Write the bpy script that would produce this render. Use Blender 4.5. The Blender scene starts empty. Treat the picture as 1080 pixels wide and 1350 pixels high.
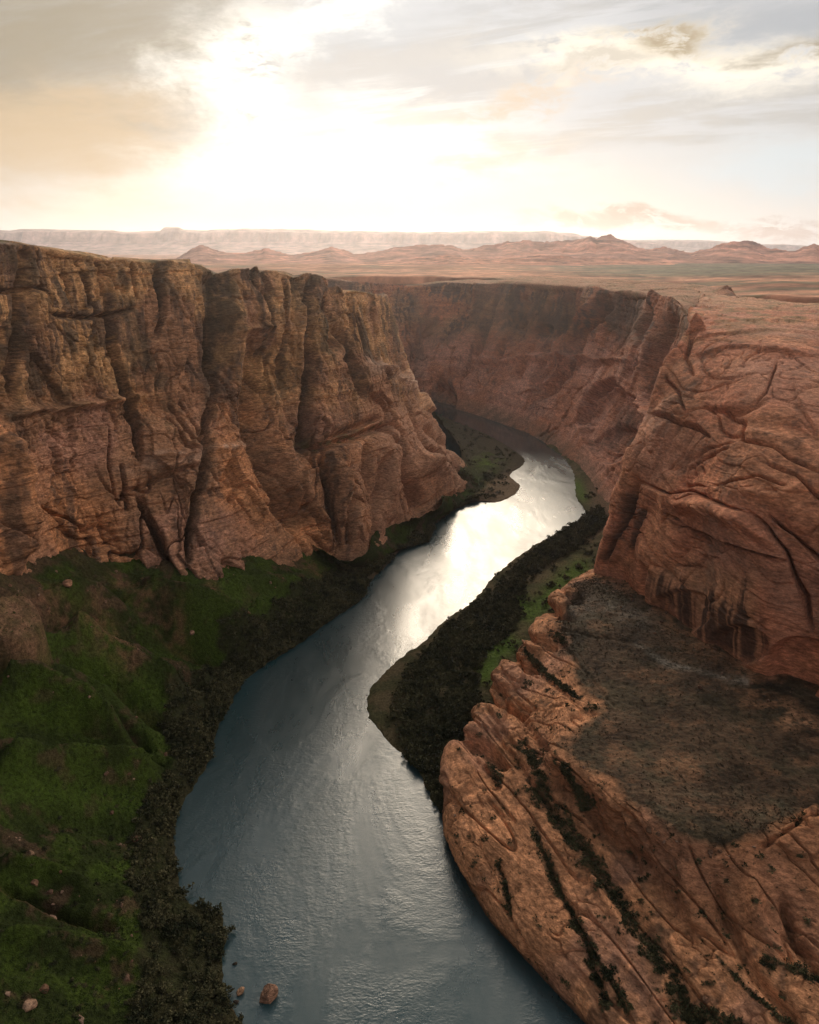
import bpy, math, random
import numpy as np
from concurrent.futures import ThreadPoolExecutor

random.seed(7)
rng = np.random.default_rng(11)
f32 = np.float32

# ------------------------------------------------------------------ camera numbers
W0, H0 = 1080, 1350
FPX = 1060.0
PITCH = math.radians(18.0)
CH = 280.0                       # camera height above the river
SP, CP = math.sin(PITCH), math.cos(PITCH)

def P(px, py, Y=None, z=None):
    """world point on the sight line of a photo pixel, at distance Y or height z"""
    a, b = (px - 540) / FPX, (675 - py) / FPX
    d = (a, CP + b * SP, -SP + b * CP)
    t = Y / d[1] if Y is not None else (z - CH) / d[2]
    return (d[0] * t, d[1] * t, CH + d[2] * t)

def project(V):
    x, y, z = V[..., 0], V[..., 1], V[..., 2] - CH
    dep = np.maximum(y * CP - z * SP, 1.0)
    up = y * SP + z * CP
    return 540 + FPX * x / dep, 675 - FPX * up / dep

# ------------------------------------------------------------------ noise
POOL = ThreadPoolExecutor(4)
_perm = rng.permutation(256).astype(np.int32)
_perm = np.concatenate([_perm, _perm])
_g = rng.normal(size=(256, 3)); _g /= np.linalg.norm(_g, axis=1)[:, None]
_g = _g.astype(f32)
GX, GY, GZ = _g[:, 0].copy(), _g[:, 1].copy(), _g[:, 2].copy()

def _noise_chunk(x, y, z):
    xi, yi, zi = np.floor(x), np.floor(y), np.floor(z)
    xf, yf, zf = x - xi, y - yi, z - zi
    xi = xi.astype(np.int32) & 255; yi = yi.astype(np.int32) & 255; zi = zi.astype(np.int32) & 255
    u = xf * xf * xf * (xf * (xf * 6 - 15) + 10)
    v = yf * yf * yf * (yf * (yf * 6 - 15) + 10)
    w = zf * zf * zf * (zf * (zf * 6 - 15) + 10)
    A = _perm[xi]; B = _perm[xi + 1]
    AA = _perm[(A + yi) & 255]; AB = _perm[(A + yi + 1) & 255]
    BA = _perm[(B + yi) & 255]; BB = _perm[(B + yi + 1) & 255]
    def g(h, dz, fx, fy, fz):
        k = _perm[(h + zi + dz) & 255]
        return GX[k] * fx + GY[k] * fy + GZ[k] * fz
    x1, y1, z1 = xf - 1, yf - 1, zf - 1
    a = g(AA, 0, xf, yf, zf); a = a + u * (g(BA, 0, x1, yf, zf) - a)
    b = g(AB, 0, xf, y1, zf); b = b + u * (g(BB, 0, x1, y1, zf) - b)
    c = g(AA, 1, xf, yf, z1); c = c + u * (g(BA, 1, x1, yf, z1) - c)
    d = g(AB, 1, xf, y1, z1); d = d + u * (g(BB, 1, x1, y1, z1) - d)
    a = a + v * (b - a); c = c + v * (d - c)
    return (a + w * (c - a)) * f32(1.5)

def noise(x, y, z):
    x = np.asarray(x, f32); y = np.asarray(y, f32); z = np.asarray(z, f32)
    x, y, z = np.broadcast_arrays(x, y, z)
    sh = x.shape
    x, y, z = x.ravel(), y.ravel(), z.ravel()
    out = np.empty(x.size, f32)
    st = 65536
    def job(i):
        out[i:i + st] = _noise_chunk(x[i:i + st], y[i:i + st], z[i:i + st])
    list(POOL.map(job, range(0, x.size, st)))
    return out.reshape(sh)

def nz(V, sx, sy=None, sz=None, o=0.0):
    sy = sx if sy is None else sy
    sz = sx if sz is None else sz
    return noise(V[..., 0] / sx + o, V[..., 1] / sy + o * 1.7, V[..., 2] / sz - o * 0.6)

def fbm(V, s, octs=4, gain=0.5, o=0.0, sz=None):
    r = 0; a = 1.0; q = 1.0
    for k in range(octs):
        r = r + a * nz(V, s * q, s * q, (sz or s) * q, o + 13.3 * k)
        a *= gain; q *= 0.5
    return r

def ridged(V, s, octs=4, o=0.0, sz=None):
    r = 0; a = 1.0; q = 1.0
    for k in range(octs):
        r = r + a * (1 - 2 * np.abs(nz(V, s * q, s * q, (sz or s) * q, o + 7.7 * k)))
        a *= 0.5; q *= 0.5
    return r

def sstep(a, b, x):
    t = np.clip((x - a) / (b - a), 0, 1)
    return t * t * (3 - 2 * t)

def stairs(n, k, sharp=0.18):
    """plates: noise cut into k levels with short steep edges"""
    t = n * k
    fl = np.floor(t)
    return (fl + sstep(0.5 - sharp, 0.5 + sharp, t - fl)) / k

_h = rng.random((4, 65536)).astype(f32)
def _hash3(i, j, k, seed):
    h = (i * 73856093) ^ (j * 19349663) ^ (k * 83492791) ^ (seed * 2654435)
    h = (h ^ (h >> 13)) * 1274126177
    return ((h ^ (h >> 16)) & 65535).astype(np.int32)

def _worley_chunk(x, y, z, seed):
    xi = np.floor(x).astype(np.int64); yi = np.floor(y).astype(np.int64); zi = np.floor(z).astype(np.int64)
    f1 = np.full(x.shape, 9.0, f32); f2 = f1.copy(); hid = np.zeros(x.shape, np.int32)
    c = np.zeros((3,) + x.shape, f32)
    for a in (-1, 0, 1):
        for b in (-1, 0, 1):
            for e in (-1, 0, 1):
                h = _hash3(xi + a, yi + b, zi + e, seed)
                ox = (xi + a + _h[0][h] - x).astype(f32); oy = (yi + b + _h[1][h] - y).astype(f32); oz = (zi + e + _h[2][h] - z).astype(f32)
                d = np.sqrt(ox * ox + oy * oy + oz * oz)
                m = d < f1
                f2 = np.where(m, f1, np.minimum(f2, d))
                f1 = np.where(m, d, f1); hid = np.where(m, h, hid)
                c[0] = np.where(m, ox, c[0]); c[1] = np.where(m, oy, c[1]); c[2] = np.where(m, oz, c[2])
    return f1, f2, hid, c

def blocks(V, sx, sy, sz, seed, warp=0.25):
    """broken rock: every cell is a flat face of its own tilt and offset. Returns (height in -1..1, distance to the joint)"""
    w = [warp * nz(V, max(sx, sz) * 0.8, o=seed * 3.1 + q) for q in (0, 5, 9)]
    x, y, z = (V[..., 0] / sx + w[0]).ravel(), (V[..., 1] / sy + w[1]).ravel(), (V[..., 2] / sz + w[2]).ravel()
    n = x.size; H = np.empty(n, f32); E = np.empty(n, f32)
    def job(i):
        q = slice(i, i + 65536)
        f1, f2, hid, c = _worley_chunk(x[q], y[q], z[q], seed)
        t1, t2, t3 = _h[0][hid] - .5, _h[3][hid] - .5, _h[1][(hid * 7 + 13) & 65535] - .5
        H[q] = (_h[3][(hid * 3 + 5) & 65535] * 2 - 1) * 0.7 + 1.1 * (c[0] * t1 + c[1] * t2 + c[2] * t3)
        E[q] = f2 - f1
    list(POOL.map(job, range(0, n, 65536)))
    return H.reshape(V.shape[:-1]), E.reshape(V.shape[:-1])

# 1-D rock layers
def make_layers(seed, tmin, tmax, zmax=700):
    r = np.random.default_rng(seed)
    zs = [-60.0]; val = []
    while zs[-1] < zmax:
        zs.append(zs[-1] + r.uniform(tmin, tmax)); val.append(r.uniform(-1, 1))
    zt = np.arange(-60, zmax, 0.25)
    tab = np.array(val)[np.clip(np.searchsorted(zs, zt, side='right') - 1, 0, len(val) - 1)]
    k = np.ones(3) / 3
    tab = np.convolve(tab, k, 'same')
    return tab.astype(f32)
LAY_A = make_layers(1, 2.0, 9.0)
LAY_B = make_layers(2, 0.8, 3.0)
LAY_C = make_layers(3, 4.0, 16.0)
def layer(tab, z):
    return np.interp(z, np.arange(len(tab)) * 0.25 - 60, tab).astype(f32)

# ------------------------------------------------------------------ px-traced features
def seg_dist(px, py, line):
    best = np.full(px.shape, 1e9, f32); sgn = np.ones(px.shape, f32); tt = np.zeros(px.shape, f32)
    n = len(line) - 1
    for i in range(n):
        (x0, y0), (x1, y1) = line[i][:2], line[i + 1][:2]
        dx, dy = x1 - x0, y1 - y0
        L = dx * dx + dy * dy + 1e-9
        t = np.clip(((px - x0) * dx + (py - y0) * dy) / L, 0, 1)
        ex, ey = px - x0 - t * dx, py - y0 - t * dy
        d = np.sqrt(ex * ex + ey * ey)
        s = np.sign(dx * ey - dy * ex)
        m = d < best
        best = np.where(m, d, best); sgn = np.where(m, s, sgn); tt = np.where(m, (i + t) / n, tt)
    return best, sgn, tt

def in_box(px, py, line, r):
    xs = [p[0] for p in line]; ys = [p[1] for p in line]
    return (px > min(xs) - r) & (px < max(xs) + r) & (py > min(ys) - r) & (py < max(ys) + r)

def feat(px, py, feats):
    """sum of groove / ridge / step / bowl features, in metres"""
    D = np.zeros(px.shape, f32)
    for ft in feats:
        kind, line, w, a = ft
        if kind == 'bowl':
            cx, cy = line; rx, ry = w
            q = ((px - cx) / rx) ** 2 + ((py - cy) / ry) ** 2
            D += a * sstep(1.0, 0.62, q)
            continue
        m = in_box(px, py, line, w * 5)
        if not m.any():
            continue
        d, s, t = seg_dist(px[m], py[m], line)
        taper = np.minimum(1, np.minimum(t, 1 - t) * 6 + 0.25)
        if kind == 'line':
            D[m] += a * taper * np.exp(-(d / w) ** 2)
        elif kind == 'vee':
            D[m] += a * taper * np.clip(1 - d / (1.6 * w), 0, 1)
        elif kind == 'step':      # positive on the right-hand side of the line, fading over 4 w
            e = d * s
            D[m] += a * taper * sstep(-0.6, 0.6, e) * np.clip(1 - e / (4 * w), 0, 1)
    return D

def poly_mask(px, py, poly, soft=0.0, warp=None):
    """1 inside a polygon of pixels, soft edge"""
    if warp is not None:
        px, py = px + warp[0], py + warp[1]
    x0 = np.array([p[0] for p in poly]); y0 = np.array([p[1] for p in poly])
    ins = np.zeros(px.shape, bool)
    n = len(poly)
    j = n - 1
    for i in range(n):
        c = (y0[i] > py) != (y0[j] > py)
        xx = (x0[j] - x0[i]) * (py - y0[i]) / (y0[j] - y0[i] + 1e-9) + x0[i]
        ins ^= c & (px < xx)
        j = i
    if soft <= 0:
        return ins.astype(f32)
    d, _, _ = seg_dist(px, py, list(poly) + [poly[0]])
    return np.where(ins, 0.5 + np.minimum(0.5, d / (2 * soft)), 0.5 - np.minimum(0.5, d / (2 * soft))).astype(f32)

# ------------------------------------------------------------------ surfaces
def hermite(C, u, k):
    """C control [n, ...], u in knot units k -> values"""
    n = len(k)
    T = np.zeros_like(C)
    for i in range(n):
        if i == 0: T[i] = (C[1] - C[0]) / (k[1] - k[0])
        elif i == n - 1: T[i] = (C[-1] - C[-2]) / (k[-1] - k[-2])
        else:
            h0, h1 = k[i] - k[i - 1], k[i + 1] - k[i]
            T[i] = ((C[i] - C[i - 1]) / h0 * h1 + (C[i + 1] - C[i]) / h1 * h0) / (h0 + h1)
    idx = np.clip(np.searchsorted(k, u, side='right') - 1, 0, n - 2)
    h = (k[idx + 1] - k[idx]); t = (u - k[idx]) / h
    ex = (slice(None),) + (None,) * (C.ndim - 1)
    t, h = t[ex], h[ex]
    t2, t3 = t * t, t * t * t
    return ((2 * t3 - 3 * t2 + 1) * C[idx] + (t3 - 2 * t2 + t) * h * T[idx]
            + (-2 * t3 + 3 * t2) * C[idx + 1] + (t3 - t2) * h * T[idx + 1])

def dense_params(C, step, nmin, nmax):
    """C [n, m, 3]: parameters along axis 0, spaced by the size they have in the picture"""
    px, py = project(C)
    px = np.clip(px, -60, 1140); py = np.clip(py, 250, 1420)
    L = np.hypot(np.diff(px, axis=0), np.diff(py, axis=0)).max(axis=1)
    ch = np.linalg.norm(np.diff(C, axis=0), axis=2).mean(axis=1)
    k = np.concatenate([[0], np.cumsum(np.sqrt(ch + 0.01))])
    us = []
    for i in range(len(L)):
        n = int(np.clip(math.ceil(L[i] / step), nmin, nmax))
        us.append(k[i] + (k[i + 1] - k[i]) * np.arange(n) / n)
    us.append([k[-1]])
    return np.concatenate(us), k

def loft(ctrl, step=1.5, nmin=4, nmax=400):
    """ctrl [rows][cols] of points -> dense grid [R, S, 3]"""
    C = np.array(ctrl, float)
    u, k = dense_params(C, step, nmin, nmax)
    ct = np.swapaxes(C, 0, 1)
    w, q = dense_params(ct, step, nmin, nmax)
    G = hermite(C, u, k)
    G = np.swapaxes(hermite(np.swapaxes(G, 0, 1), w, q), 0, 1)
    return np.ascontiguousarray(G)

def normals(G):
    du = np.gradient(G, axis=0); dv = np.gradient(G, axis=1)
    N = np.cross(dv, du)
    N /= np.linalg.norm(N, axis=-1, keepdims=True) + 1e-9
    return N

def face_cam(G, N):
    v = np.array([0, 0, CH]) - G
    return N if (np.sum(N * v, axis=-1) > 0).mean() > 0.5 else -N

COL = bpy.context.scene.collection

def set_props(o, label, cat=None, kind=None, group=None):
    o['label'] = label
    if cat: o['category'] = cat
    if kind: o['kind'] = kind
    if group: o['group'] = group
    return o

def mesh_from(name, verts, quads, mat, colors=None, extra=None, smooth=True):
    me = bpy.data.meshes.new(name)
    verts = np.ascontiguousarray(verts, f32); n = len(verts)
    quads = np.ascontiguousarray(quads, np.int32); m, c = quads.shape
    me.vertices.add(n); me.vertices.foreach_set('co', verts.ravel())
    me.loops.add(m * c); me.loops.foreach_set('vertex_index', quads.ravel())
    me.polygons.add(m)
    me.polygons.foreach_set('loop_start', np.arange(0, m * c, c, dtype=np.int32))
    me.polygons.foreach_set('loop_total', np.full(m, c, np.int32))
    me.polygons.foreach_set('use_smooth', np.full(m, smooth, bool))
    me.update(calc_edges=True)
    if colors is not None:
        at = me.attributes.new('Col', 'FLOAT_COLOR', 'POINT')
        cc = np.ones((n, 4), f32); cc[:, :3] = colors.reshape(-1, 3)
        at.data.foreach_set('color', cc.ravel())
    if extra is not None:
        for key, arr in extra.items():
            at = me.attributes.new(key, 'FLOAT', 'POINT')
            at.data.foreach_set('value', np.ascontiguousarray(arr, f32).ravel())
    me.materials.append(mat)
    o = bpy.data.objects.new(name, me)
    COL.objects.link(o)
    return o

def grid_quads(R, S):
    i = np.arange(R * S, dtype=np.int32).reshape(R, S)
    return np.stack([i[:-1, :-1], i[:-1, 1:], i[1:, 1:], i[1:, :-1]], -1).reshape(-1, 4)

def grid_obj(name, G, mat, colors, extra=None):
    R, S = G.shape[:2]
    q = grid_quads(R, S)
    N = np.cross(G[1:, :-1] - G[:-1, :-1], G[:-1, 1:] - G[:-1, :-1])
    v = np.array([0, 0, CH + 30]) - G[:-1, :-1]
    if (np.sum(N * v, -1) > 0).mean() > 0.5:
        q = q[:, ::-1]
    return mesh_from(name, G.reshape(-1, 3), q, mat, colors, extra)

def mix(a, b, t):
    a = np.asarray(a, f32); b = np.asarray(b, f32)
    return a + (b - a) * t[..., None]

# ------------------------------------------------------------------ node helpers
def new_mat(name):
    m = bpy.data.materials.new(name); m.use_nodes = True
    nt = m.node_tree
    for n in list(nt.nodes):
        nt.nodes.remove(n)
    out = nt.nodes.new('ShaderNodeOutputMaterial')
    bs = nt.nodes.new('ShaderNodeBsdfPrincipled')
    nt.links.new(bs.outputs[0], out.inputs[0])
    return m, nt, bs

class NB:
    def __init__(s, nt): s.nt = nt
    def n(s, t, **kw):
        x = s.nt.nodes.new(t)
        for k, v in kw.items(): setattr(x, k, v)
        return x
    def put(s, sock, v):
        if isinstance(v, bpy.types.NodeSocket): s.nt.links.new(v, sock)
        else: sock.default_value = v
    def m(s, op, a, b=None, c=None, clamp=False):
        x = s.n('ShaderNodeMath', operation=op, use_clamp=clamp)
        s.put(x.inputs[0], a)
        if b is not None: s.put(x.inputs[1], b)
        if c is not None: s.put(x.inputs[2], c)
        return x.outputs[0]
    def vm(s, op, a, b=None):
        x = s.n('ShaderNodeVectorMath', operation=op)
        s.put(x.inputs[0], a)
        if b is not None: s.put(x.inputs[1], b)
        return x.outputs[0]
    def noise(s, vec, scale, detail=3, rough=0.5, dist=0.0):
        x = s.n('ShaderNodeTexNoise')
        s.put(x.inputs['Vector'], vec); x.inputs['Scale'].default_value = scale
        x.inputs['Detail'].default_value = detail; x.inputs['Roughness'].default_value = rough
        x.inputs['Distortion'].default_value = dist
        return x.outputs[0]
    def mixc(s, f, a, b, mode='MIX'):
        x = s.n('ShaderNodeMix', data_type='RGBA', blend_type=mode)
        s.put(x.inputs[0], f); s.put(x.inputs[6], a); s.put(x.inputs[7], b)
        return x.outputs[2]
    def mr(s, v, a, b, c, d, smooth=True):
        x = s.n('ShaderNodeMapRange', interpolation_type='SMOOTHSTEP' if smooth else 'LINEAR')
        s.put(x.inputs[0], v)
        for i, q in enumerate((a, b, c, d)): s.put(x.inputs[i + 1], q)
        return x.outputs[0]
    def xyz(s, x, y, z):
        c = s.n('ShaderNodeCombineXYZ')
        for i, q in enumerate((x, y, z)): s.put(c.inputs[i], q)
        return c.outputs[0]

def surface_mat(name, rough=0.92, bump=0.6, bdist=0.5, scales=((0.35, 4), (1.6, 3)), squash=2.5, vary=0.35, spec=0.15):
    m, nt, bs = new_mat(name)
    b = NB(nt)
    geo = b.n('ShaderNodeNewGeometry')
    at = b.n('ShaderNodeAttribute', attribute_name='Col')
    pos = geo.outputs['Position']
    st = b.vm('MULTIPLY', pos, (1, 1, squash))
    n1 = b.noise(st, scales[0][0], scales[0][1], 0.62)
    n2 = b.noise(st, scales[1][0], scales[1][1], 0.6)
    f1 = b.mr(n1, 0.3, 0.7, 1 - vary, 1 + vary, False)
    f2 = b.mr(n2, 0.3, 0.7, 1 - vary * 0.7, 1 + vary * 0.7, False)
    k = b.m('MULTIPLY', f1, f2)
    col = b.vm('MULTIPLY', at.outputs['Vector'], b.xyz(k, k, k))
    nt.links.new(col, bs.inputs['Base Color'])
    bs.inputs['Roughness'].default_value = rough
    bs.inputs['Specular IOR Level'].default_value = spec
    h = b.m('ADD', b.m('MULTIPLY', n1, 1.4), b.m('MULTIPLY', n2, 0.5))
    bp = b.n('ShaderNodeBump')
    bp.inputs['Strength'].default_value = bump; bp.inputs['Distance'].default_value = bdist
    nt.links.new(h, bp.inputs['Height']); nt.links.new(bp.outputs[0], bs.inputs['Normal'])
    return m

M_ROCK = surface_mat('sandstone', bump=0.9, bdist=1.5, scales=((0.30, 6), (1.1, 4)), vary=0.5)
M_ROUND = surface_mat('rounded_sandstone', bump=0.75, bdist=0.9, scales=((0.28, 6), (1.1, 4)), squash=3.0, vary=0.45)
M_TURF = surface_mat('turf', bump=0.9, bdist=1.0, scales=((0.5, 4), (2.0, 3)), squash=1.0, vary=0.45, spec=0.05)
M_FAR = surface_mat('desert', bump=0.4, bdist=2.0, scales=((0.02, 5), (0.12, 4)), squash=1.5, vary=0.25, spec=0.05)

# ------------------------------------------------------------------ colours (albedo; grass and scrub carry a vignette-like darkening)
ORANGE = (0.46, 0.205, 0.095)
GOLD = (0.47, 0.255, 0.115)
BROWN = (0.31, 0.155, 0.085)
PINK = (0.37, 0.185, 0.125)
RED = (0.33, 0.125, 0.065)
PALE = (0.52, 0.33, 0.23)
VARN = (0.085, 0.052, 0.038)
OLIVE = (0.13, 0.105, 0.045)
GRASS = (0.023, 0.031, 0.008)
GRASS2 = (0.036, 0.053, 0.009)
DIRT = (0.075, 0.044, 0.028)
DARKVEG = (0.022, 0.026, 0.014)
SCRUB = (0.074, 0.044, 0.026)

def rock_color(G, base, alt, amount=1.0, varn=0.8, vo=0.0, vthr=0.18):
    n1 = fbm(G, 70, 4, 0.55, o=3.1 + vo)
    c = mix(np.broadcast_to(np.asarray(base, f32), G.shape), alt, sstep(-0.35, 0.45, n1))
    zz = G[..., 2] + 5 * nz(G, 45, o=9.2) + 2.0 * nz(G, 14, o=2.2)
    b = layer(LAY_B, zz) * 0.13 + layer(LAY_C, zz) * 0.12
    c = c * (1 + amount * b)[..., None]
    st = nz(G, 7, 7, 120, o=5.5 + vo) + 0.6 * nz(G, 2.6, 2.6, 60, o=1.5 + vo)
    mk = fbm(G, 55, 3, 0.5, o=8.8 + vo, sz=80)
    v = sstep(0.0, 0.55, st + 1.1 * mk - vthr) * varn
    c = mix(c, VARN, v)
    sp = nz(G, 5, o=31 + vo)
    m2 = 0.30 * nz(G, 3.6, 3.6, 1.3, o=41 + vo) + 0.22 * nz(G, 1.7, 1.7, 0.7, o=43 + vo) + 0.28 * fbm(G, 14, 3, 0.6, o=45 + vo, sz=6)
    c = c * np.clip(1 + 0.2 * sp + m2, 0.35, 1.8)[..., None]
    return c

def rock_detail(G, N, k_str=1.0, k_joint=1.0, k_plate=1.0, k_fbm=1.0, dip=0.0, o=0.0):
    warp = 7 * nz(G, 90, o=1 + o) + 2.2 * nz(G, 22, o=4 + o)
    zz = G[..., 2] + warp + dip * G[..., 1]
    mk = 0.35 + 0.65 * sstep(-0.3, 0.4, nz(G, 60, o=21 + o))
    d = k_str * mk * (1.5 * layer(LAY_A, zz) + 0.55 * layer(LAY_B, zz))
    n = nz(G, 24, 24, 190, o=6 + o) + 0.18 * nz(G, 9, 9, 30, o=11 + o)
    jm = sstep(-0.25, 0.3, nz(G, 70, 70, 90, o=17 + o))
    d -= k_joint * 9.0 * jm * np.exp(-(n / 0.030) ** 2)
    n = nz(G, 11, 11, 70, o=26 + o) + 0.25 * nz(G, 6, 6, 14, o=12 + o)
    d -= k_joint * 3.5 * np.exp(-(n / 0.045) ** 2) * sstep(-0.1, 0.3, nz(G, 45, o=37 + o))
    d += k_plate * 3.5 * stairs(nz(G, 34, 34, 52, o=3 + o) + 0.25 * nz(G, 12, o=5 + o), 5, 0.08)
    h1, e1 = blocks(G, 36, 36, 75, int(3 + o), 0.35)
    h2, e2 = blocks(G, 11, 11, 20, int(5 + o), 0.3)
    h3, e3 = blocks(G, 4.5, 4.5, 3.2, int(9 + o), 0.2)
    bmask = sstep(-0.1, 0.4, nz(G, 65, 65, 60, o=19 + o))
    d += k_plate * (6.0 * h1 - 2.0 * bmask * np.exp(-(e1 / 0.02) ** 2))
    d += k_plate * bmask * (1.8 * h2 - 1.2 * np.exp(-(e2 / 0.05) ** 2))
    d += k_plate * (0.3 + 0.7 * bmask) * 0.5 * h3
    d += k_fbm * (0.45 * fbm(G, 18, 4, 0.55, o=14 + o) + 0.25 * ridged(G, 9, 3, o=18 + o))
    return d

def apply(G, N, d):
    G += N * d[..., None]

# ================================================================== THE SETTING
# ---- left canyon wall -------------------------------------------------------
base = [(-350, 90, 120), (-335, 200, 112), (-290, 310, 106), P(0, 772, z=96), P(110, 752, z=72), P(200, 765, z=55), P(270, 778, z=45),
        P(350, 752, z=36), P(430, 735, z=18), P(480, 750, z=6), P(525, 716, z=3), P(570, 690, z=1), P(602, 672, z=0), P(626, 640, z=0),
        (78, 1060, 0), (10, 1150, 0), (-160, 1240, 0), (-520, 1310, 0)]
rim = [(-455, 110, 296), (-440, 220, 293), (-400, 345, 290), P(-75, 316, Y=478), P(62, 329, Y=560), P(150, 342, Y=620), P(230, 348, Y=665),
       P(300, 357, Y=708), P(375, 361, Y=752), P(412, 366, Y=782), P(442, 384, Y=815), P(474, 385, Y=850), P(498, 390, Y=900), P(507, 394, Y=955),
       (-42, 1035, 228), (-80, 1105, 228), (-200, 1165, 230), (-540, 1225, 235)]
# height fraction, setback fraction
prof = [(-0.06, -0.10), (0, 0), (0.14, 0.18), (0.30, 0.37), (0.44, 0.53), (0.50, 0.64), (0.55, 0.70), (0.72, 0.84), (0.88, 0.94), (0.97, 0.985), (1.0, 1.02)]
profS = [(-0.06, -0.08), (0, 0), (0.14, 0.24), (0.30, 0.46), (0.44, 0.61), (0.50, 0.68), (0.55, 0.72), (0.72, 0.83), (0.88, 0.93), (0.97, 0.985), (1.0, 1.02)]
ctrl = []
for k in range(len(prof)):
    row = []
    for j, (b0, r0) in enumerate(zip(base, rim)):
        w = min(1, max(0, (j - 8) / 4))
        s = prof[k][0] * (1 - w) + profS[k][0] * w
        g = prof[k][1] * (1 - w) + profS[k][1] * w
        row.append((b0[0] + (r0[0] - b0[0]) * g, b0[1] + (r0[1] - b0[1]) * g, b0[2] + (r0[2] - b0[2]) * s))
    ctrl.append(row)
inl = np.array(rim) - np.array(base); inl[:, 2] = 0
inl /= np.linalg.norm(inl, axis=1)[:, None]
for dist, dz in ((12, 1.5), (45, 1), (130, -6), (300, -26), (420, -60)):
    ctrl.append([tuple(np.array(r) + inl[j] * dist * (1 if j < 11 else 0.35) + np.array([0, 0, dz])) for j, r in enumerate(rim)])
G = loft(ctrl, 1.35)
px, py = project(G)
wx, wy = 3.5 * nz(G, 22, o=50), 3.5 * nz(G, 22, o=60)
px, py = px + wx, py + wy
N = face_cam(G, normals(G))
FL = [
    ('line', [(40, 355), (32, 400), (28, 430), (25, 490), (27, 535)], 3.2, -8), ('line', [(10, 430), (6, 500), (10, 545)], 11, -9),
    ('step', [(40, 350), (31, 410), (25, 530)], 9, -4),
    ('line', [(91, 352), (100, 380), (102, 414)], 2.4, -6), ('line', [(52, 372), (66, 388), (70, 400)], 2, -4),
    ('line', [(111, 345), (119, 377), (130, 421), (127, 465)], 2.6, -7),
    ('line', [(133, 342), (141, 377), (150, 427), (151, 455), (165, 490), (176, 530), (183, 560), (187, 605)], 3.4, -10),
    ('step', [(150, 345), (152, 455), (176, 530), (187, 605)], 8, -4),
    ('line', [(142, 545), (145, 620), (150, 643), (158, 665)], 2.6, -6), ('step', [(139, 540), (145, 620), (158, 668)], 6, 4),
    ('vee', [(163, 612), (170, 645), (169, 668)], 3, -8), ('vee', [(187, 655), (200, 690), (212, 722), (236, 764)], 4.5, -9),
    ('line', [(212, 690), (228, 735), (245, 765)], 9, 6),
    ('line', [(286, 352), (284, 400), (283, 450), (288, 500)], 13, -13),
    ('line', [(284, 420), (284, 470), (288, 510), (275, 560), (268, 610), (256, 680), (248, 735)], 5.5, -11),
    ('vee', [(228, 532), (252, 568), (268, 592)], 3, -7), ('vee', [(243, 527), (262, 560), (270, 586)], 2.4, -6),
    ('vee', [(222, 545), (245, 578), (262, 598)], 2.4, -5),
    ('line', [(165, 611), (215, 602), (262, 597), (300, 590), (345, 582)], 6, 3), ('line', [(150, 660), (215, 625), (265, 615)], 4, -3),
    ('line', [(332, 438), (336, 520), (352, 600), (382, 660), (418, 705)], 15, -17),
    ('step', [(430, 712), (402, 645), (375, 570), (356, 505), (350, 445)], 14, -15),
    ('line', [(358, 490), (384, 565), (410, 640), (440, 715)], 9, 9),
    ('line', [(300, 400), (318, 470), (325, 520)], 12, 6),
    ('line', [(388, 362), (385, 400), (382, 430)], 8, -6), ('line', [(402, 372), (404, 430), (410, 480), (408, 530), (413, 588)], 5, -12),
    ('line', [(424, 392), (432, 430), (436, 460)], 7, -12), ('vee', [(440, 425), (455, 480), (472, 525)], 4, -9),
    ('line', [(448, 420), (463, 480), (478, 520)], 5, 5),
    ('line', [(410, 585), (450, 580), (500, 566), (520, 560)], 7, -7),
    ('vee', [(480, 520), (505, 545), (518, 590)], 3.5, -6), ('line', [(528, 590), (536, 630), (556, 668)], 8, -12),
    ('line', [(498, 600), (497, 660), (488, 728)], 5, -8), ('line', [(462, 600), (464, 660), (458, 720)], 5, -8),
    ('line', [(515, 580), (513, 640), (530, 690)], 9, 7), ('line', [(560, 600), (585, 640), (600, 655)], 12, 9),
    ('line', [(562, 560), (590, 590), (612, 630)], 5, -7), ('line', [(575, 548), (605, 585), (622, 610)], 7, 5),
    ('line', [(478, 480), (505, 486), (540, 500)], 4, 4),
    ('line', [(470, 400), (480, 470)], 3, -5), ('line', [(484, 400), (496, 475)], 3, -5), ('line', [(496, 402), (512, 478)], 3, -5), ('line', [(460, 396), (466, 455)], 3, -5),
    ('line', [(8, 570), (15, 650), (28, 745)], 14, 13), ('line', [(26, 575), (21, 620), (38, 700), (46, 745)], 5.5, -9),
    ('line', [(110, 705), (140, 690), (150, 720)], 10, -5), ('line', [(60, 668), (95, 680), (120, 700)], 2, -3),
]
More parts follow.
